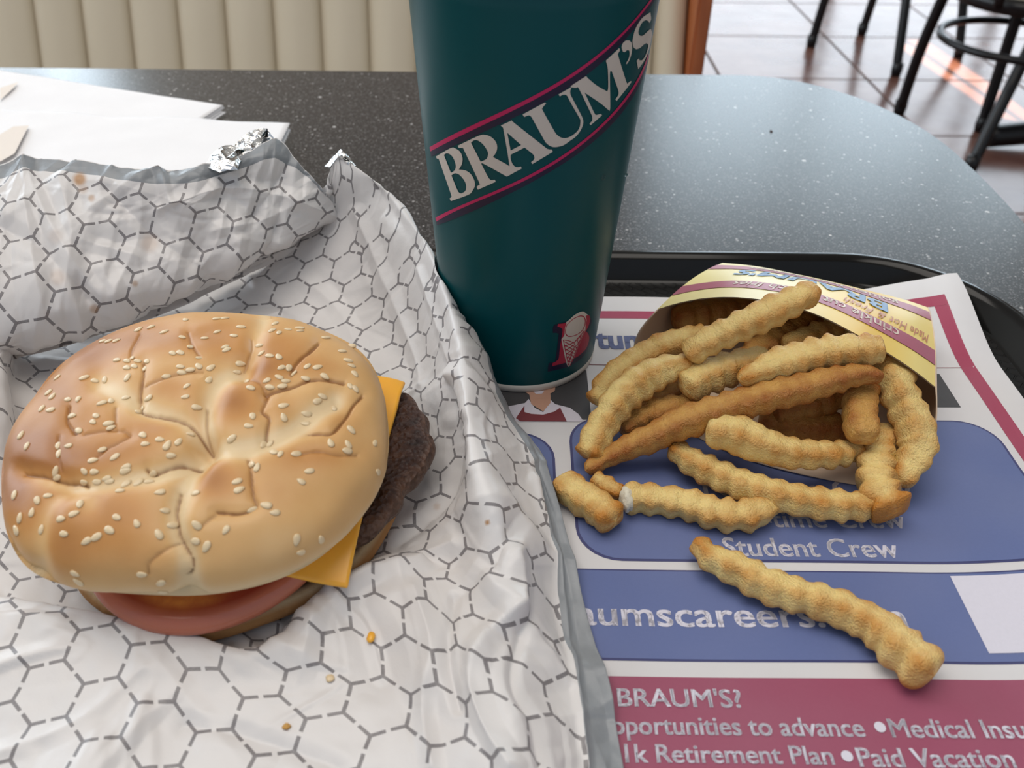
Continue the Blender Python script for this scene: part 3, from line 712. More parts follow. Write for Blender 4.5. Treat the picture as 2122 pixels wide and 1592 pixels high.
cup_shape('printed_letter', [Z([(385, 1105), (400, 1082), (580, 965), (610, 1000), (720, 1090), (845, 1160), (860, 1110), (855, 880), (830, 770), (1000, 610), (1008, 640), (985, 680), (990, 720), (1090, 1040), (1110, 1055), (1140, 1030), (1145, 1055), (965, 1285), (950, 1260), (985, 1210), (990, 1160), (965, 1080), (905, 905), (890, 900), (880, 960), (885, 1370), (860, 1395), (760, 1310), (560, 1175), (680, 1430), (710, 1460), (770, 1445), (780, 1465), (635, 1590), (622, 1570), (655, 1530), (655, 1480), (640, 1440), (490, 1130), (460, 1115), (420, 1113)], *z2)], M_CUPLET, 0.00024)
cup_shape('printed_letter', [Z([(1030, 600), (1045, 550), (1085, 515), (1130, 515), (1158, 550), (1163, 620), (1150, 700), (1125, 770), (1095, 815), (1085, 805), (1120, 740), (1130, 680), (1125, 640), (1100, 635), (1070, 662), (1045, 655)], *z2)], M_CUPLET, 0.00022, 3.0)
cup_shape('printed_letter', [Z([(1395, 155), (1405, 245), (1380, 292), (1370, 270), (1340, 255), (1300, 275), (1265, 330), (1243, 400), (1250, 440), (1275, 455), (1310, 445), (1385, 375), (1405, 375), (1415, 420), (1405, 510), (1380, 620), (1340, 730), (1290, 810), (1240, 878), (1220, 770), (1250, 740), (1255, 765), (1290, 765), (1330, 710), (1360, 620), (1365, 570), (1350, 548), (1320, 560), (1260, 610), (1215, 625), (1180, 600), (1168, 540), (1175, 470), (1200, 380), (1240, 300), (1300, 220)], *z2)], M_CUPLET, 0.00022, 2.0)
def pfit(P, n):
    P = np.array(P, float); t_ = np.concatenate([[0], np.cumsum(np.linalg.norm(np.diff(P, axis=0), axis=1))]); t_ /= t_[-1]
    q = np.linspace(0, 1, n); return np.stack([np.polyval(np.polyfit(t_, P[:, k], 5), q) for k in (0, 1)], 1)
def strip(up, lo, n=70): return [list(map(tuple, pfit(up, n))) + list(map(tuple, pfit(lo, n)))[::-1]]
T_up = [(890.6, 306), (915, 289), (965, 267), (1021, 241), (1060, 222), (1095, 203), (1130, 184), (1176, 160), (1218, 129), (1251, 104), (1283, 74), (1316, 39), (1347, 0), (1368, -32)]
T_md = [(892, 314), (929.5, 293.5), (979, 269.5), (1035.5, 244), (1060, 231), (1095, 212), (1130, 193), (1186.6, 161), (1218, 136.5), (1250.6, 111), (1283, 81), (1316, 45), (1351, 2), (1372, -30)]
T_lo = [(893.4, 325), (936.5, 303.4), (993, 279), (1064, 243.5), (1110, 221), (1160.5, 192), (1210.7, 160), (1259, 119), (1299.6, 77), (1324, 47), (1352, 10), (1374, -26)]
B_up = [(903, 452), (919.6, 440.5), (965, 421), (1021, 399.5), (1078, 373), (1134.5, 340), (1166.5, 320), (1200.7, 298), (1231, 273.6), (1260, 245), (1291.5, 207), (1312.7, 178), (1332, 142), (1343.7, 111)]
B_md = [(904, 460), (935, 441), (1021, 405), (1078, 380), (1134.5, 347.5), (1175.6, 321), (1206, 301.5), (1260, 251), (1272, 240), (1296, 211), (1319, 176), (1335.6, 142), (1344.5, 116)]
B_lo = [(905, 467), (945, 451), (979, 439), (1035.5, 412), (1120, 365.6), (1180, 332), (1200.7, 318), (1231, 293.7), (1260, 263), (1308, 207), (1329, 171.5), (1340.5, 139), (1345, 118)]
T_mdn = [(x, y - 0.4) for x, y in T_md]; B_mdn = [(x, y - 0.4) for x, y in B_md]
cup_shape('printed_stripe', strip(T_mdn, T_lo), M_CNAVY, 0.00016, 4.0, False)
cup_shape('printed_stripe', strip(T_up, T_md), M_MAGENTA, 0.00020, 4.0, False)
cup_shape('printed_stripe', strip(B_mdn, B_lo), M_CNAVY, 0.00016, 4.0, False)
cup_shape('printed_stripe', strip(B_up, B_md), M_MAGENTA, 0.00020, 4.0, False)
# ice-cream cone emblem on a letter B
cup_shape('printed_emblem', [Z([(255, 600), (262, 480), (295, 432), (350, 415), (1000, 232), (1050, 330), (1030, 450), (965, 560), (1025, 640), (1032, 760), (985, 900), (905, 1050), (800, 1160), (640, 1260), (560, 1300), (380, 1350), (150, 1400), (165, 1250), (200, 1215), (290, 1210), (320, 1100), (380, 620), (330, 600)], *z3)], M_CNAVY, 0.00016)
cup_shape('printed_emblem', [Z([(350, 470), (360, 415), (540, 390), (700, 300), (930, 245), (1000, 230), (1025, 290), (1015, 380), (980, 480), (935, 560), (985, 620), (1005, 690), (990, 800), (940, 920), (860, 1010), (760, 1090), (690, 1120), (660, 1190), (530, 1210), (420, 1240), (240, 1285), (250, 1220), (330, 1180), (380, 1110), (400, 900), (455, 560), (430, 500), (390, 480)], *z3)], M_REDP, 0.00020)
cup_shape('printed_emblem', [Z([(515, 390), (600, 320), (700, 230), (800, 175), (880, 155), (930, 190), (980, 225), (930, 250), (950, 330), (930, 430), (925, 540), (900, 600), (850, 720), (700, 1080), (660, 1170), (585, 1300), (530, 1210), (440, 780), (440, 720), (490, 650), (500, 560), (510, 470), (540, 410)], *z3)], M_CUPLET, 0.00025)
ring = [(510, 600), (515, 500), (545, 425), (610, 360), (700, 290), (820, 240), (900, 252), (935, 330), (925, 430), (870, 550), (780, 625), (680, 668), (580, 678), (530, 650)]
rc_ = np.mean(ring, 0); ring2 = [tuple(rc_ + (np.array(p) - rc_) * 0.92) for p in ring]
cup_shape('printed_emblem', [Z(ring, *z3), Z(ring2, *z3)], M_REDP, 0.00030)
def seg2(p, q, wd):
    p, q = np.array(p, float), np.array(q, float); d = (q - p) / np.linalg.norm(q - p); nn = np.array([-d[1], d[0]]) * wd / 2
    return [tuple(p + nn), tuple(q + nn), tuple(q - nn), tuple(p - nn)]
cone = [((470, 740), (575, 1270)), ((905, 560), (610, 1270)), ((470, 740), (590, 760)), ((590, 760), (690, 800)), ((690, 800), (780, 700)), ((780, 700), (905, 550)), ((690, 800), (745, 930))]
for k in range(6):
    f = k / 6.0
    L = lambda g: (475 + 105 * g, 770 + 490 * g); Rr = lambda g: (760 - 150 * g, 900 + 370 * g) 
    cone.append((L(f), Rr(min(1, f * 0.95 + 0.02)))); cone.append((L(min(1, f + 0.22)), (620 + 130 * (1 - f) if f > 0.2 else 690 - 100 * (0.2 - f), 800 + 300 * f)))
cone += [((760, 730), (790, 860)), ((820, 660), (830, 760)), ((720, 770), (850, 640)), ((740, 870), (850, 700))]
bmx = bmesh.new()
for p, q in cone:
    b2 = poly_mesh([Z(seg2(p, q, 15), *z3)], 5.0); me_ = bpy.data.meshes.new('t'); b2.to_mesh(me_); b2.free(); bmx.from_mesh(me_); bpy.data.meshes.remove(me_)
mapped('printed_emblem', bmx, lambda x, y: cup_pt(x, y, 0.00030), M_REDP, cup)
for k, (px, py, r_) in enumerate(((1249, 368, 0.0011), (1297, 362, 0.0008), (1247, 0, 0.001))):
    if k == 2: break
    p = cup_pt(px, py, 0.0); bm = bmesh.new(); bmesh.ops.create_icosphere(bm, subdivisions=2, radius=r_)
    for v in bm.verts: v.co = Vector((v.co.x, v.co.y * 0.6, v.co.z * 1.15)) + Vector(p)
    mesh_bm('water_drop', bm, M_WATER, cup)

# ------------------------------------------------------------------ burger wrapper
rng = random.Random(7)
def crumple(U, Vv, n, L, W, A, seed, dom):
    r = random.Random(seed); h = np.zeros_like(U)
    for _ in range(n):
        cx_, cy_ = r.uniform(dom[0], dom[1]), r.uniform(dom[2], dom[3]); th_ = r.uniform(0, math.pi)
        l = r.uniform(*L); wd = r.uniform(*W); a_ = r.uniform(*A) * r.choice((1, 1, -1))
        dx, dy = U - cx_, Vv - cy_
        t_ = dx * math.cos(th_) + dy * math.sin(th_); d_ = -dx * math.sin(th_) + dy * math.cos(th_) + 0.15 * t_ * t_ / l * r.uniform(-1, 1)
        # sharp crest, one side steeper
        side = np.where(d_ > 0, d_ / wd, -d_ / (wd * r.uniform(0.3, 1.0)))
        h += a_ * np.exp(-(t_ / l)**4) * np.maximum(0, 1 - side)
    return h
def relax_uv(G, U, V_, k=56, iters=900):
    nv, nu = U.shape; ji = np.linspace(0, nv - 1, k).round().astype(int); ii = np.linspace(0, nu - 1, k).round().astype(int)
    P3 = G[np.ix_(ji, ii)]; Q = np.stack([U, V_], -1)[np.ix_(ji, ii)].copy(); w0 = Q.mean((0, 1))
    prs = [((slice(None), slice(0, -1)), (slice(None), slice(1, None)), 1.0), ((slice(0, -1), slice(None)), (slice(1, None), slice(None)), 1.0),
           ((slice(0, -1), slice(0, -1)), (slice(1, None), slice(1, None)), 0.8), ((slice(1, None), slice(0, -1)), (slice(0, -1), slice(1, None)), 0.8)]
    Ls = [np.linalg.norm(P3[b] - P3[a], axis=-1) for a, b, _ in prs]
    for _ in range(iters):
        D = np.zeros_like(Q); W = np.zeros(Q.shape[:2]) + 1e-9
        for (a, b, wt), L in zip(prs, Ls):
            d = Q[b] - Q[a]; l = np.linalg.norm(d, axis=-1) + 1e-12; c_ = (0.5 * wt * (l - L) / l)[..., None] * d
            D[a] += c_; D[b] -= c_; W[a] += wt; W[b] += wt
        Q = Q + 1.6 * D / W[..., None] * 0.9
    Q += w0 - Q.mean((0, 1))
    fj = np.interp(np.arange(nv), ji, np.arange(k)); fi = np.interp(np.arange(nu), ii, np.arange(k))
    j0 = np.minimum(fj.astype(int), k - 2); i0 = np.minimum(fi.astype(int), k - 2); aj = (fj - j0)[:, None, None]; ai = (fi - i0)[None, :, None]
    R_ = (Q[np.ix_(j0, i0)] * (1 - ai) + Q[np.ix_(j0, i0 + 1)] * ai) * (1 - aj) + (Q[np.ix_(j0 + 1, i0)] * (1 - ai) + Q[np.ix_(j0 + 1, i0 + 1)] * ai) * aj
    return R_[..., 0], R_[..., 1]
def dpoly(pp, pl):
    d = np.full(pp.shape[:2], 1e9)
    pl = np.array(pl, float)
    for a, b in zip(pl[:-1], pl[1:]):
        ab = b - a; t_ = np.clip(((pp - a) @ ab) / (ab @ ab), 0, 1); q = a + t_[..., None] * ab
        d = np.minimum(d, np.hypot(pp[..., 0] - q[..., 0], pp[..., 1] - q[..., 1]))
    return d
def build_sheet(name, ctrl, mtl, nu, nv, ref_row, ref_col, amp, seed, stains=(), u0=0.0, v0=0.0, parent=None, ncre=150, mask=None, folds=()):
    C = np.array([[at(x, y, z / 1000) for x, y, z in r] for r in ctrl])
    G = catmull_grid(C, nu, nv)
    nr, ncl = C.shape[:2]
    # arc-length print coordinates
    du = np.linalg.norm(np.diff(G, axis=1), axis=2); cu = np.concatenate([np.zeros((nv, 1)), np.cumsum(du, 1)], 1)
    rc0 = int(ref_col / (ncl - 1) * (nu - 1)); rr0 = int(ref_row / (nr - 1) * (nv - 1))
    dv = np.linalg.norm(np.diff(G, axis=0), axis=2); cv = np.concatenate([np.zeros((1, nu)), np.cumsum(dv, 0)], 0)
    U = cu - cu[:, rc0:rc0 + 1] + G[rr0, rc0, 0] + u0
    Vc = cv - cv[rr0:rr0 + 1, :] + G[rr0, rc0, 1] + v0
    # follow the sideways drift of the reference column so the print is not sheared
    U, Vc = relax_uv(G, U, Vc)
    Nn = np.cross(np.gradient(G, axis=1), np.gradient(G, axis=0)); Nn /= np.linalg.norm(Nn, axis=2)[..., None] + 1e-12
    Nn[Nn[..., 2] < 0] *= 1
    dom = (U.min(), U.max(), Vc.min(), Vc.max())
    h = crumple(U, Vc, ncre, (0.012, 0.05), (0.004, 0.016), (0.0004, 0.0024), seed, dom) + crumple(U, Vc, ncre * 2, (0.004, 0.016), (0.0015, 0.005), (0.00008, 0.0005), seed + 1, dom)
    h += 0.0006 * fbm(np.stack([U * 60, Vc * 60, 0 * U], -1), seed, 3)
    h *= amp
    Nn = np.where((Nn[..., 2:3] < 0) & False, -Nn, Nn); pq = project(G)
    for pl, wd, a_ in folds:
        d = dpoly(pq, catmull(pl, 16)); h = h + a_ / 1000 * np.maximum(0, 1 - d / wd)**1.3
    if mask is not None: h = h * mask(G)
    G = G + Nn * h[..., None]
    G[..., 2] = np.maximum(G[..., 2], TZ + 0.0014)
    # the paper is pressed aside by the cup
    zz_ = G[..., 2] - TZ; ox, oy = G[..., 0] - CUPX - LEAN * zz_, G[..., 1] - CUPY; dd = np.hypot(ox, oy) + 1e-9
    k_ = np.maximum(1.0, (cprof(zz_) + 0.0012) / dd); k_ = np.where(zz_ < 0.17, k_, 1.0)
    G[..., 0] += ox * (k_ - 1); G[..., 1] += oy * (k_ - 1)
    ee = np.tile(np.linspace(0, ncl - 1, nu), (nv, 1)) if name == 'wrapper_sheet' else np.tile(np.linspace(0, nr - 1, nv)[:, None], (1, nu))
    st = np.zeros((nv, nu)); pp = project(G)
    for (x, y, r_, k) in stains:
        d_ = np.hypot(pp[..., 0] - x, pp[..., 1] - y); st = np.maximum(st, k * sstep(1.5 - d_ / r_))
    return grid_mesh(name, G, mtl, parent, uv=np.stack([U, Vc], -1), attrs=dict(edge=ee, stain=st)), G
wrap = empty('burger_wrapper', (-0.1, 0.2, TZ), 'crumpled foil-backed white paper wrapper printed with grey dashed hexagons, under the burger', 'wrapper')
ctrl = [
 [(-620, 1900, 5), (-300, 1900, 5), (-40, 1900, 5), (200, 1900, 5), (450, 1900, 5), (650, 1900, 5), (820, 1900, 6), (950, 1900, 8), (1060, 1900, 12), (1130, 1900, 15), (1200, 1900, 8), (1270, 1900, 3), (1345, 1900, 2)],
 [(-520, 1592, 6), (-260, 1592, 7), (-20, 1592, 8), (200, 1592, 8), (430, 1592, 7), (620, 1592, 7), (780, 1592, 8), (900, 1592, 10), (1010, 1592, 16), (1085, 1592, 18), (1155, 1592, 10), (1215, 1592, 3.5), (1292, 1592, 2.5)],
 [(-480, 1440, 8), (-240, 1440, 9), (-10, 1440, 10), (200, 1440, 11), (420, 1440, 10), (600, 1440, 9), (750, 1440, 9), (870, 1440, 10), (975, 1440, 16), (1050, 1440, 20), (1125, 1440, 11), (1190, 1440, 4), (1262, 1440, 3)],
 [(-450, 1290, 10), (-220, 1258, 12), (0, 1246, 13), (190, 1274, 14), (390, 1315, 14), (545, 1348, 13), (650, 1262, 14), (740, 1205, 15), (850, 1180, 14), (950, 1215, 16), (1050, 1215, 24), (1155, 1240, 5), (1210, 1252, 4)],
 [(-450, 1275, 5), (-220, 1245, 3), (0, 1238, 3), (190, 1266, 3), (390, 1306, 2.5), (545, 1336, 2.5), (650, 1250, 3), (740, 1190, 4), (850, 1160, 6), (945, 1150, 14), (1050, 1120, 28), (1135, 1110, 8), (1180, 1130, 6)],
 [(-450, 1010, 20), (-200, 1010, 18), (-10, 1005, 12), (120, 1015, 2), (300, 1020, 2), (500, 1020, 2), (700, 1010, 2), (840, 1000, 3), (915, 990, 9), (960, 985, 22), (1000, 978, 36), (1095, 965, 12), (1128, 985, 8)],
 [(-400, 860, 32), (-200, 860, 32), (10, 862, 22), (60, 868, 4), (300, 860, 2), (500, 860, 2), (700, 855, 2), (820, 850, 3), (890, 845, 11), (935, 850, 26), (971, 857, 41), (1042, 845, 24), (1066, 872, 12)],
 [(-350, 740, 34), (-180, 740, 34), (0, 742, 30), (40, 750, 6), (250, 745, 2), (450, 740, 2), (650, 735, 3), (780, 730, 6), (860, 722, 16), (918, 728, 32), (960, 738, 44), (1002, 738, 32), (1012, 765, 18)],
 [(-300, 655, 20), (-150, 655, 18), (0, 660, 10), (60, 670, 4), (230, 655, 4), (420, 645, 5), (600, 635, 7), (740, 620, 13), (830, 612, 26), (890, 618, 38), (928, 622, 47), (945, 630, 40), (952, 655, 24)],
 [(-200, 590, 14), (-80, 590, 12), (60, 590, 10), (180, 580, 9), (300, 565, 10), (450, 548, 12), (600, 530, 18), (710, 515, 28), (790, 505, 38), (850, 505, 46), (884, 508, 51), (895, 520, 46), (900, 545, 30)],
 [(150, 560, 14), (230, 550, 14), (310, 540, 15), (400, 520, 17), (480, 500, 20), (570, 478, 25), (650, 455, 33), (710, 440, 42), (760, 425, 50), (800, 418, 54), (822, 418, 56), (832, 428, 50), (836, 450, 36)],
 [(500, 470, 28), (540, 465, 30), (580, 458, 33), (620, 448, 37), (655, 435, 42), (672, 415, 48), (682, 390, 54), (700, 372, 59), (728, 362, 63), (755, 362, 64), (772, 372, 62), (780, 385, 56), (785, 405, 42)],
 [(640, 440, 42), (650, 432, 44), (660, 422, 47), (668, 405, 51), (673, 385, 56), (680, 362, 61), (690, 340, 66), (700, 326, 69), (708, 322, 70), (716, 328, 69), (724, 338, 66), (730, 350, 60), (735, 368, 48)],
]
stainsA = [(1010, 1083, 5, 0.9), (905, 1050, 7, 0.3), (480, 1335, 6, 0.2)]
sheet, GA = build_sheet('wrapper_sheet', ctrl, M_WRAP, 420, 420, 1, 4, 1.0, 11, stainsA, parent=wrap, ncre=190, mask=lambda G: 1 - 0.8 * sstep((0.062 - np.hypot(G[..., 0] + 0.101, G[..., 1] - 0.222)) / 0.012), folds=[
 ([(1062, 1146), (1070, 1253), (1005, 1330), (985, 1400), (1010, 1500), (1060, 1592)], 34, 4.0), ([(1105, 1000), (1150, 1150), (1175, 1300), (1195, 1450), (1215, 1592)], 20, 1.5),
 ([(935, 800), (948, 900), (942, 990), (905, 1060), (830, 1130)], 26, -3.0), ([(690, 1225), (780, 1185), (860, 1172), (950, 1130)], 26, 2.6), ([(740, 440), (790, 560), (850, 700), (880, 800)], 22, 1.8),
 ([(0, 1560), (160, 1500), (300, 1385)], 30, 1.2), ([(380, 1500), (560, 1540), (700, 1592)], 34, -1.4), ([(860, 1230), (900, 1350), (880, 1480), (900, 1592)], 30, 2.0), ([(940, 1240), (930, 1360), (950, 1470)], 18, -2.0),
 ([(700, 1240), (760, 1300), (790, 1400)], 24, 1.2), ([(1090, 1290), (1060, 1400), (1100, 1500), (1120, 1592)], 20, -2.0), ([(870, 560), (905, 660), (940, 780), (955, 900)], 14, 1.5), ([(610, 560), (700, 640), (740, 720)], 26, 1.3)])
flap = [
 [(-300, 790, 3), (-120, 770, 3), (0, 760, 4), (60, 740, 5), (180, 705, 5), (300, 665, 6), (400, 625, 8), (480, 585, 11), (560, 542, 15), (640, 500, 21), (690, 462, 30)],
 [(-290, 730, 12), (-110, 722, 11), (0, 716, 11), (60, 703, 11), (180, 670, 11), (300, 633, 12), (400, 598, 14), (480, 562, 17), (560, 520, 21), (640, 482, 27), (694, 450, 34)],
 [(-290, 745, 26), (-110, 732, 25), (0, 722, 25), (60, 706, 25), (180, 673, 24), (300, 634, 25), (400, 598, 27), (480, 561, 30), (560, 520, 33), (642, 480, 36), (696, 446, 38)],
 [(-290, 640, 46), (-110, 625, 45), (0, 612, 45), (60, 600, 45), (175, 575, 44), (290, 545, 44), (395, 512, 45), (480, 480, 47), (562, 447, 49), (640, 430, 48), (692, 425, 46)],
 [(-290, 480, 62), (-110, 475, 62), (0, 470, 62), (60, 462, 62), (170, 455, 61), (285, 440, 60), (392, 425, 60), (482, 402, 61), (566, 378, 62), (632, 386, 58), (682, 412, 50)],
 [(-290, 350, 73), (-110, 365, 73), (0, 366, 73), (60, 350, 74), (160, 358, 73), (280, 376, 71), (390, 376, 70), (480, 352, 71), (566, 328, 71), (622, 352, 65), (670, 400, 54)],
 [(-290, 325, 76), (-110, 342, 76), (0, 342, 76), (60, 326, 77), (160, 335, 76), (275, 352, 74), (390, 349, 73), (480, 330, 74), (572, 300, 74), (622, 340, 67), (668, 392, 56)],
]
stainsB = [(165, 372, 13, 0.85), (190, 411, 7, 0.55), (172, 392, 10, 0.3), (310, 505, 18, 0.28), (120, 575, 16, 0.25), (280, 588, 6, 0.5), (195, 640, 9, 0.5), (115, 490, 14, 0.15)]
back_flap, GB = build_sheet('folded_flap', flap, M_FLAP, 380, 260, 3, 4, 1.15, 23, stainsB, u0=0.004, v0=0.006, parent=wrap, ncre=150, folds=[
 ([(690, 445), (560, 400), (430, 392), (330, 440)], 26, 2.6), ([(230, 400), (320, 490), (420, 560)], 24, -2.2), ([(130, 380), (150, 500), (120, 640)], 30, 2.0), ([(470, 420), (440, 520), (380, 600)], 22, 1.8),
 ([(300, 380), (285, 500), (230, 610)], 28, 1.8), ([(600, 330), (560, 400), (500, 480)], 20, -2.0), ([(0, 470), (90, 520), (180, 620)], 26, -1.8), ([(640, 400), (560, 450), (440, 480)], 18, 1.6)])
for o in (sheet, back_flap):
    md = o.modifiers.new('thickness', 'SOLIDIFY'); md.thickness = 0.00012; md.offset = 0; 
    o.data.materials.append(M_FOIL); md.material_offset = 0
sheet.data.materials.clear(); sheet.data.materials.append(M_WRAP)
back_flap.data.materials.clear(); back_flap.data.materials.append(M_FLAP)
def foil(pts, centre, seed, ridge=0.0022):
    """small crumpled corner of foil: a fan of facets between traced edge points"""
    r = random.Random(seed); P = np.array([at(x, y, z / 1000) for x, y, z in pts]); c_ = at(*centre[:2], centre[2] / 1000)
    rings = []
    E = np.vstack([P, P[:1]]); E = np.vstack([np.linspace(E[i], E[i + 1], 3)[:-1] for i in range(len(P))])
    for f in (1, 0.66, 0.33):
        R_ = c_ + (E - c_) * f
        R_ = R_ + np.array([[r.uniform(-1, 1) * ridge * (0.3 if f == 1 else 1) for _ in range(3)] for _ in R_])
        rings.append(R_)
    rings.append(np.tile(c_, (len(E), 1)))
    o = grid_mesh('foil_corner', np.array(rings), M_FOIL, wrap, closed_u=True, smooth=False)
    o['label'] = 'shiny silver foil corner turned over'
    return o
foil([(421, 343, 73), (438, 322, 76), (457, 305, 77), (480, 302, 77), (512, 313, 75), (500, 330, 74), (490, 350, 74), (455, 357, 73)], (468, 328, 77), 3)
foil([(486, 303, 73), (500, 285, 77), (520, 270, 79), (552, 265, 80), (560, 278, 78), (585, 305, 72), (560, 303, 75), (530, 308, 75), (512, 312, 75)], (535, 287, 78), 4)
foil([(672, 346, 62), (688, 328, 67), (706, 309, 72), (722, 323, 70), (737, 342, 66), (728, 346, 66), (712, 332, 68), (700, 333, 67), (684, 346, 64)], (706, 322, 71), 5, 0.0008)

# ------------------------------------------------------------------ cheeseburger
BC = np.array([-0.1045, 0.2265])
burger = empty('cheeseburger', (BC[0], BC[1], TZ + 0.003), 'cheeseburger in sesame bun with tomato and melted cheese on opened wrapper', 'burger')
outline = [(5, 1010), (12, 930), (30, 882), (70, 842), (85, 800), (130, 752), (200, 708), (280, 672), (370, 653), (450, 649), (530, 657), (610, 663), (680, 695), (735, 715), (775, 762), (792, 820), (804, 900), (801, 960), (780, 1020), (735, 1085), (690, 1130), (640, 1172), (560, 1205), (470, 1225), (370, 1233), (290, 1225), (210, 1225), (140, 1208), (75, 1195), (40, 1165), (18, 1105)]
oc = np.array([400.0, 945.0]); OL = np.array(outline, float) - oc
oa = np.arctan2(OL[:, 1], OL[:, 0]); orr = np.hypot(OL[:, 0], OL[:, 1]); order = np.argsort(oa); oa, orr = oa[order], orr[order]
NT_, NPH = 288, 150
th = np.linspace(0, 2 * np.pi, NT_, endpoint=False); Rt = np.full(NT_, 0.061)
ph = np.linspace(0, 1, NPH)
def bun_grid(Rt):
    a = ph * math.pi
    sn, cs = np.sin(a), np.cos(a)
    rr = sn**0.74
    z = np.where(cs > 0, 0.0215 * np.abs(cs)**0.80, -0.0115 * np.abs(cs)**0.55)
    X = BC[0] + rr[:, None] * Rt[None] * np.cos(th)[None]; Y = BC[1] + rr[:, None] * Rt[None] * np.sin(th)[None]
    zr = z[:, None] + 0 * X
    tilt = (X - BC[0]) * 0.02 + (Y - BC[1]) * 0.03
    return np.stack([X, Y, TZ + 0.0405 + zr + tilt], -1)
for it in range(14):
    G = bun_grid(Rt); pp = project(G) - oc; ang = np.arctan2(pp[..., 1], pp[..., 0]); rad = np.hypot(pp[..., 0], pp[..., 1])
    nb = 72; bi = ((ang + np.pi) / (2 * np.pi) * nb).astype(int) % nb
    ratio = np.ones(NT_); wt = np.zeros(NT_) + 1e-6; acc = np.zeros(NT_)
    for b in range(nb):
        msk = bi == b
        if not msk.any(): continue
        idx = np.argmax(np.where(msk, rad, -1)); pi_, ti = np.unravel_index(idx, rad.shape)
        tgt = np.interp(ang[pi_, ti], oa, orr, period=2 * np.pi); r_ = tgt / rad[pi_, ti]
        d_ = np.abs((np.arange(NT_) - ti + NT_ / 2) % NT_ - NT_ / 2); g_ = np.exp(-(d_ / 7.0)**2)
        acc += g_ * r_; wt += g_
    Rt = Rt * np.where(wt > 0.05, acc / wt, 1.0)**0.8
    k_ = np.exp(-(np.arange(-12, 13) / 5.0)**2); k_ /= k_.sum(); Rt = np.convolve(np.concatenate([Rt[-12:], Rt, Rt[:12]]), k_, 'valid')
Rt = np.interp(np.arange(640) / 640 * 288, np.arange(289), np.append(Rt, Rt[0])); NT_ = 640; th = np.linspace(0, 2 * np.pi, NT_, endpoint=False)
ph = np.concatenate([np.linspace(0, 0.56, 230), np.linspace(0.57, 1, 30)])
G = bun_grid(Rt)
cracks = [
 [(285, 819), (287, 841), (305, 850), (342, 856), (372, 863), (398, 877), (414, 895), (428, 908)], [(426, 841), (423, 871), (425, 895), (430, 907)], [(520, 700), (520, 720), (510, 740), (502, 752)],
 [(553, 815), (549, 831), (543, 851), (557, 865), (551, 891), (549, 907)], [(500, 777), (525, 783), (541, 795), (549, 807)], [(549, 811), (581, 805), (611, 797), (641, 787), (681, 787), (713, 793)],
 [(752, 821), (734, 839), (722, 859), (709, 877), (687, 899), (659, 897), (641, 895)], [(661, 710), (641, 728), (625, 740), (611, 755), (603, 773)], [(289, 690), (275, 720), (271, 740)],
 [(297, 753), (297, 781), (289, 805), (285, 821)], [(301, 799), (332, 789), (366, 777), (420, 769)], [(141, 841), (137, 871), (153, 895)], [(173, 898), (217, 889), (251, 889), (267, 899)],
 [(237, 841), (237, 865), (235, 877)], [(120, 903), (118, 931), (120, 955), (121, 968)], [(267, 901), (241, 917), (221, 927), (201, 945)], [(36, 976), (80, 978), (113, 986), (157, 992), (173, 998)],
 [(408, 952), (372, 952), (342, 962), (311, 974), (300, 966)], [(368, 1016), (360, 1053), (362, 1077), (368, 1111), (382, 1141), (396, 1169), (394, 1191), (388, 1201)],
 [(366, 1125), (342, 1141), (311, 1167), (309, 1189)], [(513, 948), (519, 976), (521, 1000), (525, 1028), (531, 1049), (500, 1065), (450, 1061)], [(446, 1067), (426, 1085), (412, 1097)], [(390, 690), (400, 720), (415, 740)], [(620, 940), (660, 936), (700, 944), (740, 944)]]
strong = {0, 3, 5, 6, 7, 9, 11, 16, 17, 18, 20}
valleys = [([(425, 905), (428, 850), (445, 800), (470, 775), (502, 762)], 20, 1.0), ([(502, 762), (525, 735), (530, 700), (550, 650)], 16, 0.6), ([(430, 925), (500, 925), (550, 913), (600, 888), (650, 855), (695, 832)], 20, 1.0),
 ([(425, 925), (400, 962), (385, 1000), (365, 1050), (365, 1100), (385, 1150), (392, 1225)], 22, 1.0), ([(415, 900), (370, 866), (310, 845), (270, 826), (205, 790)], 22, 0.8), ([(400, 950), (330, 975), (270, 988), (200, 1000), (140, 1000), (40, 975)], 20, 0.9),
 ([(80, 1190), (78, 1120), (92, 1050), (130, 1010)], 20, 0.5), ([(180, 1040), (150, 1020)], 24, 0.5)]
blobs = [(480, 830, 55, 42, .45), (440, 990, 50, 45, .50), (560, 715, 75, 45, .30), (180, 880, 90, 60, .25), (75, 920, 60, 55, .45), (110, 800, 70, 55, .40), (300, 700, 110, 40, .45), (180, 730, 60, 40, .45), (240, 1060, 90, 75, .32), (330, 885, 70, 28, .25), (700, 860, 45, 35, .2),
 (540, 765, 45, 30, .40), (640, 945, 90, 30, .25), (80, 1020, 80, 70, .25), (450, 700, 60, 45, .28), (360, 810, 60, 35, .25), (170, 950, 90, 35, .30), (130, 1130, 60, 60, .25), (560, 1010, 90, 60, .15), (590, 850, 40, 40, .2), (280, 930, 80, 30, .2), (650, 760, 60, 30, .2), (250, 1150, 120, 50, .12), (20, 1000, 40, 90, .4)]
pp = project(G)
Nn = np.cross(np.roll(G, -1, 1) - np.roll(G, 1, 1), np.gradient(G, axis=0)); Nn /= np.linalg.norm(Nn, axis=2)[..., None] + 1e-12
out = G - np.array([BC[0], BC[1], TZ + 0.038]); sg = np.sign((Nn * out).sum(-1)); sg[sg == 0] = 1; Nn *= sg[..., None]
view = np.array([0, 0, TZ + CAMH]) - G; facing = (Nn * view).sum(-1) > 0
disp = np.zeros(pp.shape[:2]); crack = np.zeros_like(disp); pale = np.zeros_like(disp)
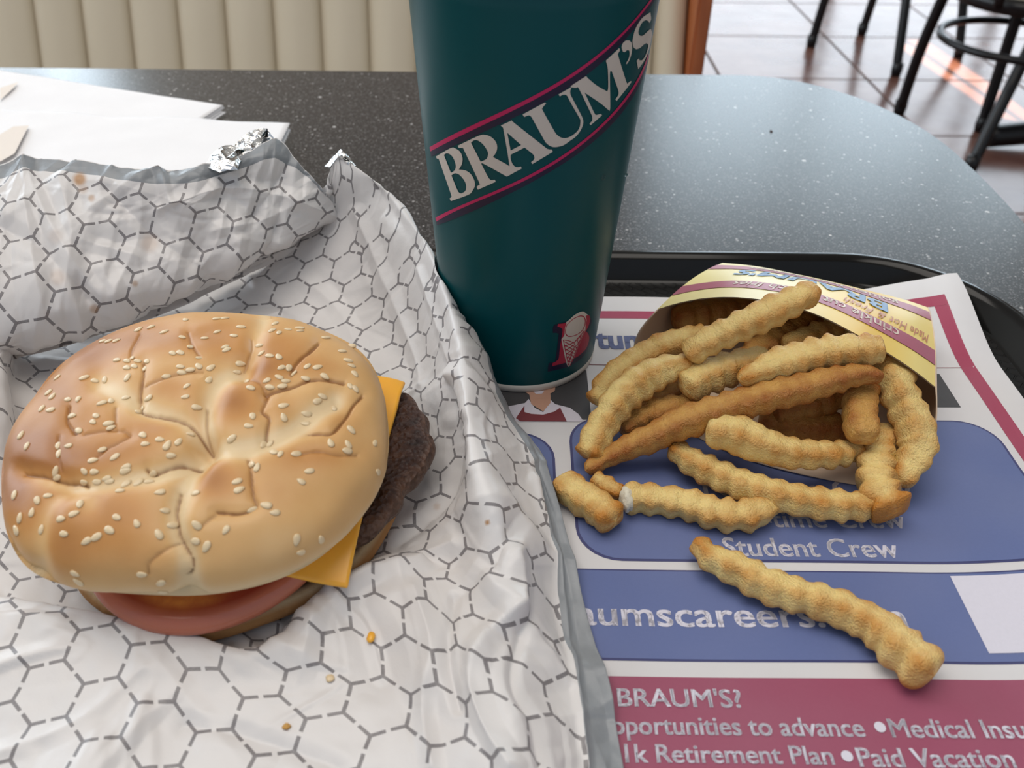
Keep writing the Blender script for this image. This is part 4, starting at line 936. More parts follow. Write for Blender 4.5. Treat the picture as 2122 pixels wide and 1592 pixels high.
for i, c_ in enumerate(cracks):
    wob = 2.5 * vnoise(np.stack([pp[..., 0] / 9, pp[..., 1] / 9, 0 * pp[..., 0]], -1), 5)
    d = np.abs(dpoly(pp, catmull(c_, 24)) + wob * 0.5)
    k = 1.0 if i in strong else 0.55
    disp -= 0.0008 * k * np.exp(-(d / 3.2)**2) + 0.0007 * k * np.exp(-(d / 15.0)**2); crack = np.maximum(crack, k * np.exp(-(d / 2.8)**2))
    # one lip of the crack lies proud
for pl, sgm, k in valleys:
    d = dpoly(pp, catmull(pl, 24)); disp -= 0.0026 * k * np.exp(-(d / (sgm * 1.3))**2); pale = np.maximum(pale, k * np.exp(-(d / sgm)**2))
bake = np.full_like(disp, 0.30)
for (x, y, rx, ry, k) in blobs: bake += 1.2 * k * np.exp(-((pp[..., 0] - x) / rx)**2 - ((pp[..., 1] - y) / ry)**2)
bake -= 0.55 * pale
hz = (G[..., 2] - TZ)
side = sstep((0.0415 - hz) / 0.009); fr = np.clip((pp[..., 0] - 100) / 300, 0, 1); bake -= 0.42 * side * (0.25 + 0.75 * fr)
bake += 0.10 * sstep((350 - pp[..., 0]) / 300)
und = (ph > 0.60)[:, None] & np.ones_like(facing); bake = np.where(und, 0.05, bake)
disp += 0.0009 * fbm(np.stack([G[..., 0] * 55, G[..., 1] * 55, G[..., 2] * 55], -1), 3, 2)
disp = np.where(facing, disp, 0.0002); crack = np.where(facing, crack, 0)
fade = sstep((1.0 - ph) / 0.1)[:, None] 
G2 = G + Nn * (disp * np.where(ph[:, None] < 0.5, 1, fade))[..., None]
bun = grid_mesh('top_bun', G2, M_CRUST, burger, closed_u=True, attrs=dict(bake=np.clip(bake, 0, 1), crack=crack))
# sesame seeds
z4 = [(1430,215,-30),(1555,190,-25),(1695,240,-20),(1910,115,20),(1880,295,20),(1965,395,-15),(1780,460,35),(1860,455,30),(1205,530,0),(1310,540,30),(1365,510,10),(1420,540,10),(1310,610,25),(1385,595,40),(1315,710,-60),(1515,545,35),(1495,620,100),(1860,600,10),(1875,660,10),(1965,632,-5),(2050,595,50),(1715,700,-5),(870,712,-20),(980,745,20),(1080,735,80),(590,710,-40),(1060,335,-10),(1120,335,-20),(1200,330,-20),(500,865,-45),(540,905,-50),(700,938,10),(805,935,-70),(1050,975,-20),(1145,950,80),(1300,920,-10),(1530,925,-35),(1470,1030,35),(1430,1065,-20),(1910,910,-10),(1925,800,-40),(2030,1020,10),(430,1030,-55),(520,1045,-8),(745,1105,-5),(990,1105,30),(960,1170,35),(1120,1185,-10),(1145,1230,-20),(812,1258,25),(1475,1305,40),(1650,1350,10),(1965,1295,10),(1725,1410,-60),(1840,1375,-50),(1500,1395,0),(215,1305,-60),(275,1420,-70),(600,1415,-80),(605,1500,-80),(705,1415,-8),(1055,1455,-20),(1185,1530,-35),(1765,1515,0),(960,1565,-10),(2060,510,5)]
z5 = [(245,105,-5),(330,100,-5),(495,190,5),(845,155,-35),(815,225,-35),(885,250,-60),(980,215,10),(1100,200,5),(1105,230,-5),(250,240,-20),(120,305,0),(420,280,10),(330,395,-20),(345,425,-25),(685,380,0),(705,460,-40),(790,487,10),(883,497,60),(1370,300,0),(1640,385,0),(1540,440,0),(1600,535,15),(1635,588,20),(1670,675,55),(490,570,5),(455,655,5),(185,610,-35),(165,735,-60),(555,750,20),(595,818,25),(910,610,-25),(988,612,-70),(888,708,25),(760,742,-30),(958,748,0),(795,812,10),(920,800,-10),(1040,670,-45),(1160,720,15),(1180,595,-40),(1285,605,-15),(1360,700,35),(1620,800,65),(1675,830,60),(1335,905,25),(1285,955,-20),(1455,1030,75),(935,1002,-12),(937,1122,70),(1170,1085,10),(1160,1185,5),(615,1110,85),(575,1210,8),(400,1340,-40),(725,1405,-50),(793,1395,-50),(830,1480,20),(900,1500,-60),(1065,1498,-5),(1420,1385,70),(1600,1400,60),(1875,1385,-70),(1630,1250,50),(1590,1465,10)]
z6 = [(148,430,-80),(385,485,75),(497,437,0),(825,523,-80),(765,622,-20),(330,608,-75),(205,665,-80),(168,790,65),(630,675,0),(427,785,-75),(660,830,10),(890,905,-30),(995,862,-30),(1130,792,30),(1205,660,25),(1412,722,65),(1640,835,60),(1700,590,5),(1780,740,-5),(2030,740,40),(2017,905,5),(2017,408,-5),(1540,290,0),(1575,215,-40),(1430,300,-40),(1300,315,-40),(1240,385,0),(870,185,40),(975,190,0),(575,185,-75),(590,250,-20),(870,300,-10),(1000,295,5),(1100,260,-15),(1130,290,-10),(1300,140,-20),(1295,180,-15),(1650,400,-10),(775,1240,25),(810,1325,35),(1465,1248,0),(1660,1335,-30),(1680,1430,0),(300,1260,25)]
z7 = [(455,290,-20),(478,375,-25),(660,145,-75),(605,115,0),(1200,182,-10),(1115,290,30),(755,535,10),(845,610,-3),(615,587,-10),(340,790,-55),(140,960,-60),(1067,890,-80),(1110,1020,-5),(1320,885,70),(1905,190,45)]
seeds = []
for lst, o_ in ((z4, (0, 640)), (z5, (400, 640)), (z6, (0, 940)), (z7, (400, 940))):
    seeds += [(o_[0] + x / 4.976, o_[1] + y / 4.976, a) for x, y, a in lst]
sm = []
for v_ in range(2):
    bm = bmesh.new(); bmesh.ops.create_icosphere(bm, subdivisions=2, radius=1.0)
    for v in bm.verts:
        x = v.co.x; wdt = 1 - 0.30 * x if v_ == 0 else 1 - 0.12 * x
        v.co = Vector((x * 0.00175, v.co.y * 0.00108 * wdt, v.co.z * 0.00048))
    me = bpy.data.meshes.new('sesame_seed'); bm.to_mesh(me); bm.free(); me.materials.append(M_SEED)
    me.polygons.foreach_set('use_smooth', [True] * len(me.polygons)); sm.append(me)
bvh = BVHTree.FromPolygons([tuple(v) for v in G2.reshape(-1, 3)], [tuple(p.vertices) for p in bun.data.polygons])
camo = Vector((0, 0, TZ + CAMH)); rs = random.Random(2); po = Vector((0, 0, 0))
for (x, y, a) in seeds:
    d = Vector(ray(x, y)).normalized(); loc, nor, idx, dist = bvh.ray_cast(camo, d)
    if loc is None:
        loc, nor, idx, dist = bvh.ray_cast(camo, Vector(ray(x + (400 - x) * 0.02, y + (945 - y) * 0.03)).normalized())
    if loc is None: continue
    if nor.dot(d) > 0: nor = -nor
    q = Vector(ray(x + 8 * math.cos(math.radians(a)), y + 8 * math.sin(math.radians(a)))).normalized()
    tt_ = (loc - camo).dot(nor) / q.dot(nor); ax = (camo + q * tt_ - loc); ax = (ax - nor * ax.dot(nor)).normalized()
    if abs(a) > 0 and rs.random() < 0.5: ax = -ax
    ay = nor.cross(ax); k = rs.uniform(0.86, 1.12)
    M3 = Matrix((ax, ay, nor)).transposed().to_4x4(); M3.translation = loc + nor * 0.00012
    o = bpy.data.objects.new('sesame_seed', sm[rs.randrange(2)]); COL.objects.link(o)
    o.parent = bun; o.matrix_world = M3 @ Matrix.Scale(k, 4)
    o.matrix_parent_inverse = bun.matrix_world.inverted()
# heel of the bun, patty, cheese, tomato
def disc(name, cx_, cy_, Rf, z0, z1, mtl, rnd, attrs_fn, tilt=(0, 0), nt=160, rough_amp=0.0, seed=0, seg_r=22, droop=None, parent=burger):
    th_ = np.linspace(0, 2 * np.pi, nt, endpoint=False); Rr_ = np.array([Rf(t_) for t_ in th_]); rows = []; par = []
    h = (z1 - z0) / 2; zc = (z0 + z1) / 2
    for f in np.linspace(0.02, 1, seg_r): rows.append(((f * (1 - rnd)), h)); par.append(('top', f))
    for a_ in np.linspace(0, math.pi, 11)[1:-1]: rows.append((1 - rnd + rnd * math.sin(a_), h * math.cos(a_))); par.append(('side', a_))
    for f in np.linspace(1, 0.02, 6): rows.append((f * (1 - rnd), -h)); par.append(('bot', f))
    G_ = np.array([[[cx_ + r_ * R_ * math.cos(t_), cy_ + r_ * R_ * math.sin(t_), TZ + zc + zz_] for t_, R_ in zip(th_, Rr_)] for r_, zz_ in rows])
    G_[..., 2] += (G_[..., 0] - cx_) * tilt[0] + (G_[..., 1] - cy_) * tilt[1]
    if rough_amp:
        n_ = fbm(G_ * np.array([170, 170, 170]), seed, 4); G_[..., 2] += rough_amp * n_; k_ = 1 + rough_amp * 14 * fbm(G_ * 120, seed + 3, 3)[..., None]
        G_[..., :2] = np.array([cx_, cy_]) + (G_[..., :2] - np.array([cx_, cy_])) * k_
    if droop: G_ = droop(G_)
    rr_ = np.array([r_ for r_, _ in rows])[:, None] * np.ones(nt)
    return grid_mesh(name, G_, mtl, parent, closed_u=True, attrs=attrs_fn(rr_, np.array([zz_ / h for _, zz_ in rows])[:, None] * np.ones(nt), G_))
def heel_attr(rr, zz, G_):
    return dict(toast=np.where(zz > 0.4, 1.45 * sstep((0.945 - rr) / 0.03), 0.25), crumb=0.8 * sstep((rr - 0.925) / 0.02) * sstep((0.978 - rr) / 0.015) * (zz > 0))
disc('bottom_bun', -0.1000, 0.2185, lambda t_: 0.0585 + 0.0012 * math.sin(3 * t_ + 1) + 0.0008 * math.sin(7 * t_), 0.0035, 0.0155, M_HEEL, 0.20, heel_attr, rough_amp=0.0002, seed=8)
def patty_R(t_):
    return 0.0577 + 0.0016 * math.sin(5 * t_ + 0.6) + 0.0011 * math.sin(11 * t_ + 2) + 0.0007 * math.sin(23 * t_)
disc('beef_patty', -0.0885, 0.2318, patty_R, 0.0170, 0.0256, M_BEEF, 0.07, lambda rr, zz, G_: dict(rim=sstep((rr - 0.93) / 0.05)), rough_amp=0.0009, seed=4, nt=400, seg_r=90)
# cheese slice: square with drooping corners
cA = at(722, 1226, 0.0195)[:2]; cB = at(841, 786, 0.029)[:2]
ex = (cB - cA); Lc = np.linalg.norm(ex); ex /= Lc; ey = np.array([-ex[1], ex[0]])
n_ = 70; s_ = np.linspace(0, 1, n_); SX, SY = np.meshgrid(s_, s_)
P2 = cA + SX[..., None] * Lc * ex + SY[..., None] * 0.088 * ey
# soft inward bow of the visible side
P2 = P2 + (-ey * 0)[None, None] 
rc2 = np.hypot(P2[..., 0] + 0.0905, P2[..., 1] - 0.2330)
zc_ = 0.0293 - 0.0125 * sstep((rc2 - 0.050) / 0.032) + 0.0003 * fbm(np.stack([P2[..., 0] * 60, P2[..., 1] * 60, 0 * SX], -1), 9, 2)
zc_ += 0.0016 * np.exp(-(((SX - 0.0) / 0.10)**2 + (SY / 0.10)**2)) + 0.0012 * np.sin(SX * 7.0 + 0.6) * np.exp(-(SY / 0.25)**2)
zc_ += 0.0016 * np.exp(-(SY / 0.03)**2) * np.sin(SX * 9 + 1) * 0.3
def cheese_part():
    G_ = np.stack([P2[..., 0], P2[..., 1], TZ + zc_], -1)
    o = grid_mesh('cheese_slice', G_, M_CHEESE, burger)
    md = o.modifiers.new('thickness', 'SOLIDIFY'); md.thickness = 0.0024; md.offset = -1
    md2 = o.modifiers.new('round', 'BEVEL'); md2.width = 0.0007; md2.segments = 2; md2.limit_method = 'ANGLE'; md2.angle_limit = 1.0
    return o
cheese_part()
def tom_attr(rr, zz, G_):
    an = np.arctan2(G_[..., 1] - 0.2015, G_[..., 0] + 0.0985)
    sz_ = np.exp(-((an + 1.70) / 0.30)**2) * sstep((0.90 - rr) / 0.04) * sstep((rr - 0.55) / 0.1) * (zz > 0.5)
    return dict(rr=np.where(zz > 0.6, rr, 1.0), seedzone=1.6 * sz_)
def tdroop(G_):
    d = np.hypot(G_[..., 0] + 0.0905, G_[..., 1] - 0.2330); G_[..., 2] -= 0.20 * np.maximum(0, d - 0.052) ; return G_
disc('tomato_slice', -0.1005, 0.2050, lambda t_: 0.0478 + 0.0008 * math.sin(3 * t_), 0.0225, 0.0290, M_TOM, 0.07, tom_attr, tilt=(0.02, 0.10), droop=tdroop)

# ------------------------------------------------------------------ fry carton
carton = empty('fry_carton', (0.12, 0.30, TZ), 'yellow printed fry carton lying on its side, open end toward the burger', 'carton')
arch = [(1362, 641, 31), (1410, 627, 36), (1470, 617, 41), (1540, 617, 45), (1620, 629, 47), (1700, 655, 47), (1775, 693, 46), (1850, 738, 42), (1900, 772, 38), (1938, 802, 33)]
backe = [(1497, 545, 22), (1545, 549, 24), (1592, 556, 26), (1640, 566, 27), (1690, 577, 27.5), (1740, 588, 27.5), (1790, 600, 27), (1840, 612, 26), (1884, 624, 25), (1922, 637, 23.5)]
AR = catmull(np.array([at(x, y, z / 1000) for x, y, z in arch]), 60); BK = catmull(np.array([at(x, y, z / 1000) for x, y, z in backe]), 60)
nb = 14; TP_ = np.array([AR * (1 - f) + BK * f + np.array([0, 0, 0.0035 * math.sin(math.pi * f)]) for f in np.linspace(0, 1, nb)])
uvp = np.stack(np.meshgrid(np.linspace(0, 1, 60), np.linspace(0, 1, nb)), -1)
grid_mesh('front_panel', TP_, M_YEL, carton, uv=uvp)
inner = TP_ - np.array([0, 0, 0.0005])
ip = grid_mesh('panel_lining', inner, M_BOARD, carton)
def panel_pt(a, b, lift=0.0003):
    a = min(max(a, 0), 1) * 59; b = min(max(b, 0), 1) * (nb - 1); i, j = min(int(a), 58), min(int(b), nb - 2); fa, fb = a - i, b - j
    p = (TP_[j, i] * (1 - fa) + TP_[j, i + 1] * fa) * (1 - fb) + (TP_[j + 1, i] * (1 - fa) + TP_[j + 1, i + 1] * fa) * fb
    return (p[0], p[1] - lift * 0.35, p[2] + lift)
def cart_shape(name, loops, mtl, lift, step=0.02):
    return mapped(name, poly_mesh(loops, step), lambda x, y: panel_pt(x, y, lift), mtl, carton)
cart_shape('printed_stripe', [rect(0, 1, 0.19, 0.34)], M_STRIPE, 0.0003)
cart_shape('printed_stripe', [rect(0, 1, 0.74, 0.90)], M_STRIPE, 0.0003)
def cart_text(s, a_right, a_left, b0, hgt, mtl, bold=0.0, shear=0.0):
    bm = text_bm(s, bold, None, shear); xv = [v.co.x for v in bm.verts]; lo, hi = min(xv), max(xv)
    for v in bm.verts: v.co = Vector((a_right - (v.co.x - lo) / (hi - lo) * (a_right - a_left), b0 - v.co.y / 0.72 * hgt, 0))
    slice_bm(bm, 0.02)
    mapped('printed_lettering', bm, lambda x, y: panel_pt(x, y, 0.0005), mtl, carton)
cart_text('crinkle cut french fries', 0.80, 0.24, 0.325, 0.11, M_CLET, 0.01)
cart_text('golden hash browns', 0.82, 0.17, 0.885, 0.12, M_CLET, 0.01)
cart_text("BRAUM'S", 0.76, 0.17, 0.70, 0.19, M_CBLUE, 0.03)
cart_text('Made Hot & Fresh', 0.965, 0.60, 0.475, 0.11, M_SCRIPT, 0.0, 0.4)
# lower panel, side walls and closed end
BKL, BKR = BK[0].copy(), BK[-1].copy()
fl = catmull(np.array([at(x, y, 0.0016) for x, y in [(1312, 742), (1345, 840), (1420, 892), (1560, 955), (1750, 1000), (1885, 1012)]]), 60)
bb = np.linspace([BKL[0], BKL[1], TZ + 0.0018], [BKR[0], BKR[1], TZ + 0.0018], 60)
LP = np.array([fl * (1 - f) + bb * f for f in np.linspace(0, 1, 12)])
LP[..., 2] = np.maximum(LP[..., 2], TZ + mat_z(LP[..., 0], LP[..., 1]) + 0.0009)
lp = grid_mesh('back_panel', LP, M_BOARD, carton); md = lp.modifiers.new('thickness', 'SOLIDIFY'); md.thickness = 0.0005
def wall(name, top, bot, mtl, bulge, n=20):
    rows = []
    top, bot = catmull(np.array(top), n), catmull(np.array(bot), n)
    for f in np.linspace(0, 1, 9): rows.append(top * (1 - f) + bot * f + np.array(bulge) * math.sin(math.pi * f))
    o = grid_mesh(name, np.array(rows), mtl, carton); md = o.modifiers.new('thickness', 'SOLIDIFY'); md.thickness = 0.0005; return o
wall('side_wall', [TP_[k, 0] for k in (0, 5, 9, nb - 1)], [LP[0, 0], LP[4, 0], LP[8, 0], LP[11, 0]], M_BOARD, (-0.0035, 0, 0))
wall('side_wall', [TP_[k, -1] for k in (0, 5, 9, nb - 1)], [LP[0, -1], LP[4, -1], LP[8, -1], LP[11, -1]], M_BOARD, (0.004, 0, 0))
wall('closed_end', [BK[k] for k in (0, 20, 40, 59)], [bb[k] + np.array([0, 0, 0.0]) for k in (0, 20, 40, 59)], M_YEL, (0, 0.002, 0))

# ------------------------------------------------------------------ crinkle fries
FR = []
def fry(pts, wpx, mtl, label, taper=(0.85, 1.0, 0.85), brown=0.25, seed=0, flat=0.92, lam=0.0072, cap0=True, cap1=True, tip_brown=(0.3, 0.3), ripple=1.0):
    P = np.array([at(x, y, z / 1000) for x, y, z in pts]); n = 110; P = catmull(P, n)
    # even spacing
    L = np.concatenate([[0], np.cumsum(np.linalg.norm(np.diff(P, axis=0), axis=1))]); tl = L[-1]; s = np.linspace(0, tl, n)
    P = np.stack([np.interp(s, L, P[:, k]) for k in range(3)], 1)
    depth = np.mean([(p[1] * _cp - (p[2] - TZ - CAMH) * _sp) for p in P]); w0 = 1.07 * wpx / F_PX * depth / 2
    T = np.gradient(P, axis=0); T /= np.linalg.norm(T, axis=1)[:, None]
    f = s / tl; prof = np.interp(f, np.linspace(0, 1, len(taper)), taper)
    endr = 0.45 * w0 / tl
    endf = np.ones(n)
    if cap0: endf *= np.sqrt(np.clip(1 - (1 - np.clip(f / endr, 0, 1))**2, 0.0, 1))**0.7
    if cap1: endf *= np.sqrt(np.clip(1 - (1 - np.clip((1 - f) / endr, 0, 1))**2, 0.0, 1))**0.7
    seg = 28; th_ = np.linspace(0, 2 * np.pi, seg, endpoint=False)
    ce, se = np.cos(th_), np.sin(th_); p_ = 0.54
    sqx = np.sign(ce) * np.abs(ce)**p_; sqy = np.sign(se) * np.abs(se)**p_
    ph0 = seed * 1.7; rows = []; br = []
    rs_ = random.Random(seed); tw = rs_.uniform(-0.35, 0.35)
    for i in range(n):
        t_ = T[i]; side_ = np.cross(np.array([0, 0, 1.0]), t_); nn = np.linalg.norm(side_)
        side_ = side_ / nn if nn > 1e-4 else np.array([1.0, 0, 0]); up_ = np.cross(t_, side_)
        ca, sa = math.cos(tw), math.sin(tw); a_, b_ = side_ * ca + up_ * sa, up_ * ca - side_ * sa
        wv_ = math.cos(2 * math.pi * s[i] / lam + ph0 + 1.1 * float(vnoise(np.array([s[i] * 70, seed * 1.3, 2.5]), 4)))
        rad = w0 * prof[i] * endf[i]
        wv_ = 0.5 * wv_ + 0.5 * (2.0 * abs(math.sin((math.acos(max(-1, min(1, wv_))) - math.pi) / 2))**1.4 - 1)
        am = 0.115 * ripple * (1 + 0.7 * float(vnoise(np.array([s[i] * 60, seed * 3.1, 0.5]), 2)))
        bulge = 1 + am * wv_ + 0.05 * float(vnoise(np.array([s[i] * 90, seed * 2.3, 1.5]), 6))
        bv = 1 + (bulge - 1) * 0.35
        ring_ = P[i] + rad * (bulge * sqx[:, None] * a_ + flat * bv * sqy[:, None] * b_)
        rows.append(ring_)
        edge_ = (np.abs(sqx) * np.abs(sqy))**2
        e0 = tip_brown[0] * math.exp(-(f[i] * tl / 0.006)**2) + tip_brown[1] * math.exp(-((1 - f[i]) * tl / 0.006)**2)
        br.append(brown - 0.16 + 1.25 * edge_ + 0.10 * wv_ + e0 - 0.10 * (se > 0.6))
    G_ = np.array(rows); N_ = G_ - P[:, None]; N_ /= np.linalg.norm(N_, axis=2)[..., None] + 1e-9
    G_ = G_ + N_ * (0.00034 * fbm(G_ * 420, seed + 1, 3) + 0.00065 * vnoise(G_ * 120, seed + 5))[..., None]
    o = grid_mesh('french_fry', G_, mtl, None, closed_u=True, attrs=dict(brown=np.array(br)))
    bm = bmesh.new(); bm.from_mesh(o.data); bm.verts.ensure_lookup_table()
    bm.faces.new([bm.verts[i] for i in range(seg)]); bm.faces.new([bm.verts[(n - 1) * seg + i] for i in range(seg)][::-1])
    bmesh.ops.recalc_face_normals(bm, faces=bm.faces); bm.to_mesh(o.data); bm.free()
    o.data.polygons.foreach_set('use_smooth', [True] * len(o.data.polygons))
    # origin at its middle
    c_ = Vector(P.mean(0)); o.data.transform(Matrix.Translation(-c_)); o.location = c_
    prop(o, label, 'fry', 'crinkle-cut fries')
    FR.append(o); return o
fry([(1692, 600, 60), (1630, 632, 57), (1566, 660, 52), (1503, 690, 46), (1452, 716, 41), (1422, 738, 36)], 56, M_FRY, 'long golden fry poking over the carton edge, topmost of the pile', seed=1, tip_brown=(.35, .1))
fry([(1440, 751, 33), (1388, 762, 31), (1337, 787, 27), (1295, 819, 23), (1263, 859, 18), (1238, 902, 13), (1219, 950, 8)], 62, M_FRY, 'pale curved fry drooping at the left side of the pile, end on the blue print', taper=(.55, 1, 1, .95, .8), seed=2, tip_brown=(.5, .6))
fry([(1466, 698, 26), (1400, 712, 25), (1346, 734, 22), (1302, 760, 19), (1262, 796, 14), (1236, 840, 8)], 54, M_FRY, 'fry curving down half hidden behind the leftmost drooping fry', brown=.4, seed=3)
fry([(1832, 724, 44), (1736, 730, 42), (1651, 746, 40), (1588, 764, 38), (1530, 786, 36)], 60, M_FRY, 'broad golden fry lying across the pile just above the brown one', taper=(.85, 1, 1, .5), seed=4, tip_brown=(.1, .5))
fry([(1600, 745, 33), (1524, 762, 31), (1460, 783, 29), (1418, 806, 27)], 62, M_FRY, 'thick pale fry with blunt left end under the broad golden fry', seed=5, taper=(.8, 1, 1), tip_brown=(.1, .05))
fry([(1800, 672, 30), (1736, 686, 29), (1672, 704, 28), (1625, 722, 26)], 50, M_FRY, 'fry inside the carton mouth between topmost fry and broad golden fry', brown=.35, seed=6)
fry([(1690, 655, 22), (1609, 702, 22), (1540, 745, 20)], 52, M_FRYB, 'darker fry deep in the carton under the topmost fry', brown=.35, seed=7)
fry([(1395, 664, 14), (1482, 650, 15), (1590, 640, 14)], 62, M_FRYB, 'shaded brown fry at the far left inside of the carton', brown=.35, seed=8)
fry([(1831, 780, 38), (1779, 777, 39), (1715, 791, 37), (1651, 808, 34), (1566, 828, 30), (1482, 853, 26), (1397, 884, 20), (1333, 914, 14), (1270, 942, 9), (1212, 976, 6)], 56, M_FRYB, 'longest brown fry running diagonally across the whole pile', taper=(.35, .85, .95, 1, 1, 1, .9, .7, .45), brown=.38, seed=9, tip_brown=(.5, .2))
fry([(1282, 890, 9), (1330, 866, 12), (1380, 852, 15), (1450, 838, 17)], 56, M_FRYB, 'short fry between leftmost drooping fry and the long brown fry', brown=.2, seed=10)
fry([(1320, 856, 13), (1385, 822, 16), (1450, 792, 18)], 50, M_FRYB, 'brown fry in the gap left of the thick pale fry', brown=.45, seed=11)
fry([(1462, 892, 22), (1524, 902, 22), (1588, 926, 20), (1651, 941, 18), (1715, 942, 16), (1785, 932, 13)], 62, M_FRY, 'pale blunt fry at the middle front below the long brown fry', taper=(1.0, 1.1, .95, .85, .8, .6), seed=12, brown=.3, tip_brown=(-.3, .3))
fry([(1390, 926, 10), (1431, 957, 10), (1482, 982, 9.5), (1545, 1008, 9), (1609, 1027, 9), (1673, 1040, 9), (1740, 1048, 8.5), (1812, 1050, 8)], 56, M_FRY, 'long fry at the front edge of the pile above the Part-time lettering', taper=(.7, .95, 1, 1, 1, 1, .9), seed=13)
fry([(1835, 735, 33), (1857, 796, 31), (1876, 842, 27), (1897, 890, 23), (1903, 930, 19), (1880, 975, 14), (1862, 1000, 12)], 66, M_FRY, 'fry bending down along the right side of the carton mouth', taper=(.8, 1, 1, 1, .9, .6), seed=14)
fry([(1845, 888, 16), (1822, 940, 14), (1817, 982, 12), (1824, 1020, 11), (1856, 1064, 10)], 64, M_FRY, 'fry with brown tip at the right front corner of the pile', taper=(.6, .8, 1, 1.05, 1.05), seed=15, tip_brown=(.1, 1.0))
fry([(1790, 796, 27), (1782, 838, 26), (1783, 880, 25), (1796, 912, 24)], 62, M_FRYB, 'short stubby fry hanging down right of centre', seed=16, brown=.25, tip_brown=(.6, -.2))
fry([(1570, 876, 7), (1651, 884, 8), (1760, 890, 8)], 60, M_FRYB, 'brown fry deep in the middle of the pile', brown=.5, seed=17)
fry([(1600, 862, 12), (1680, 842, 15), (1760, 812, 18)], 52, M_FRYB, 'dark fry just under the right half of the long brown fry', brown=.5, seed=18)
fry([(1163, 994, 7), (1197, 1026, 7), (1236, 1050, 7), (1276, 1082, 7)], 62, M_FRY, 'short broken fry lying nearest the cup on the left', taper=(.9, 1, 1, .95), seed=19, tip_brown=(.3, .4))
fb = fry([(1288, 1030, 6.5), (1354, 1035, 6.5), (1418, 1045, 6.5), (1482, 1064, 6.5), (1545, 1067, 6.5), (1624, 1042, 6.5)], 56, M_FRY, 'fry with torn white left end and pointed right end on blue print', taper=(.95, 1, 1, 1.05, 1.05, .35), seed=20, tip_brown=(-.3, .5))
fry([(1448, 1118, 8), (1470, 1150, 8), (1539, 1190, 8), (1617, 1222, 8), (1695, 1246, 8), (1757, 1267, 8), (1820, 1303, 8), (1871, 1350, 8), (1935, 1402, 8)], 70, M_FRY, 'lone long fry in front of the pile over the web address', taper=(.45, .85, .92, .9, .92, .95, 1.1, 1.2), seed=21, brown=.2, tip_brown=(.6, .15))
fry([(1230, 990, 5.5), (1262, 1012, 5.5), (1290, 1024, 5.5)], 34, M_FRY, 'thin scrap of fry bridging the two broken pieces', seed=22, brown=.35)
# torn end
bm = bmesh.new(); bmesh.ops.create_icosphere(bm, subdivisions=3, radius=1.0)
tc_ = at(1300, 1036, 0.0075)
for v in bm.verts:
    k = 1 + 0.35 * mnoise.noise(v.co * 2.5); v.co = Vector((v.co.x * 0.0028 * k, v.co.y * 0.0048 * k, v.co.z * 0.0045 * k)) + Vector(tc_)
o = mesh_bm('torn_end', bm, M_POTATO, None); o.parent = fb; o.matrix_parent_inverse = Matrix.Translation(fb.location).inverted(); o['label'] = 'white torn potato end'

# ------------------------------------------------------------------ napkins
def napkin(name, corners, z0, layers, label, seed):
    root = empty(name, tuple(at(*corners[0], -0.004)), label, 'napkin', 'white paper napkins left of the cup')
    rs_ = random.Random(seed)
    for k in range(layers):
        C4 = [at(x, y, -0.004 + z0) for x, y in corners]
        a, b, c_, d = C4; nu, nv = 50, 40; G_ = np.zeros((nv, nu, 3))
        for j in range(nv):
            for i in range(nu):
                s_, t_ = i / (nu - 1), j / (nv - 1)
                G_[j, i] = (a * (1 - s_) + b * s_) * (1 - t_) + (d * (1 - s_) + c_ * s_) * t_
        G_[..., 0] += rs_.uniform(-0.004, 0.004); G_[..., 1] += rs_.uniform(-0.003, 0.003)
        edge_w = 0.003 * vnoise(np.stack([G_[..., 0] * 25, G_[..., 1] * 25, 0 * G_[..., 0]], -1), seed + k)
        G_[..., 1] += edge_w
        G_[..., 2] = TABLE + z0 + 0.0008 + k * 0.0014 + 0.0006 * (1 + vnoise(np.stack([G_[..., 0] * 30, G_[..., 1] * 30, 0 * G_[..., 0]], -1), seed))
        o = grid_mesh('napkin_layer', G_, M_NAP, root); md = o.modifiers.new('thickness', 'SOLIDIFY'); md.thickness = 0.0009; md.offset = 1
    return root
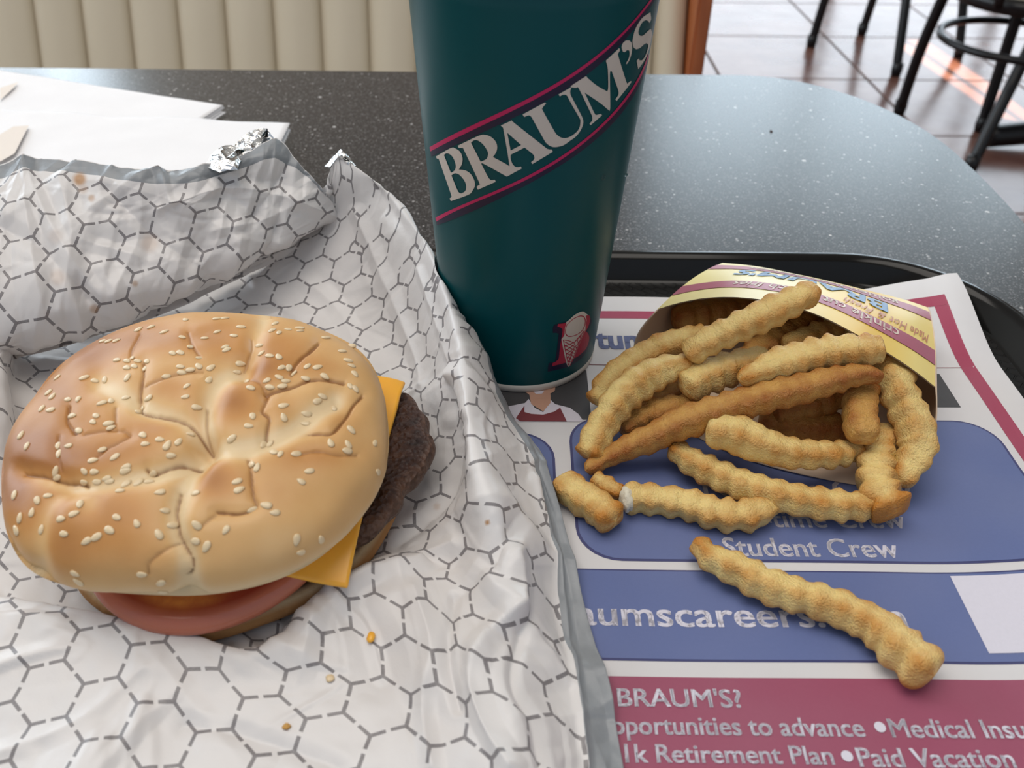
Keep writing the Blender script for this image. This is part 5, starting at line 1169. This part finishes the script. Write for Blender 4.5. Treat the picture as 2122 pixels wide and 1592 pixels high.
nk1 = napkin('paper_napkin', [(-420, 300), (420, 275), (472, 243), (10, 165)], 0.0, 5, 'white folded paper napkin stack farther back, its tip ending at mid table', 31)
nk2 = napkin('paper_napkin', [(-520, 480), (540, 400), (596, 282), (-30, 250)], 0.0085, 5, 'white folded paper napkin stack nearer the wrapper, lying over the other', 35)
def nap_fold_shade(pts, z, root):  # tan bar that paints the shadow of a fold onto the napkin
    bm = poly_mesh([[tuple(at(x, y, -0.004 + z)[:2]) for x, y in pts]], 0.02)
    mapped('fold_shade_bar', bm, lambda x, y: (x, y, TABLE + z), M_TAN, root)
nap_fold_shade([(0, 182), (38, 170), (28, 182), (0, 208)], 0.0098, nk1)
nap_fold_shade([(-20, 290), (28, 262), (60, 260), (30, 318), (0, 335), (-30, 335)], 0.0188, nk2)

# ------------------------------------------------------------------ crumbs
def crumb(px, py, z, size, mtl, label, name='crumb', grid=None):
    if grid is not None:
        q = project(grid); i = np.argmin(np.hypot(q[..., 0] - px, q[..., 1] - py)); p = grid.reshape(-1, 3)[i]
    else: p = at(px, py, z)
    bm = bmesh.new(); bmesh.ops.create_icosphere(bm, subdivisions=2, radius=1.0)
    for v in bm.verts:
        k = 1 + 0.3 * mnoise.noise(v.co * 1.8 + Vector((px, py, 0))); v.co = Vector((v.co.x * size[0] * k, v.co.y * size[1] * k, v.co.z * size[2] * k))
    o = mesh_bm(name, bm, mtl); o.location = Vector(p) + Vector((0, 0, size[2] * 0.7)); prop(o, label, 'crumb'); return o
crumb(768, 1322, 0, (0.0013, 0.0021, 0.0009), M_CHEESE, 'small yellow cheese bit on the wrapper below the burger', 'cheese_bit', GA)
crumb(683, 1408, 0, (0.0014, 0.0014, 0.0005), M_SEED, 'loose pale sesame seed on the wrapper below the cheese bit', 'loose_seed', GA)
crumb(594, 1510, 0, (0.0012, 0.0010, 0.0007), M_FRYB, 'tiny brown toasted crumb low on the wrapper', 'toast_crumb', GA)
crumb(1598, 273, -0.004, (0.0010, 0.0018, 0.0006), M_BEEF, 'tiny dark speck alone on the bare table right of the cup', 'dark_crumb')
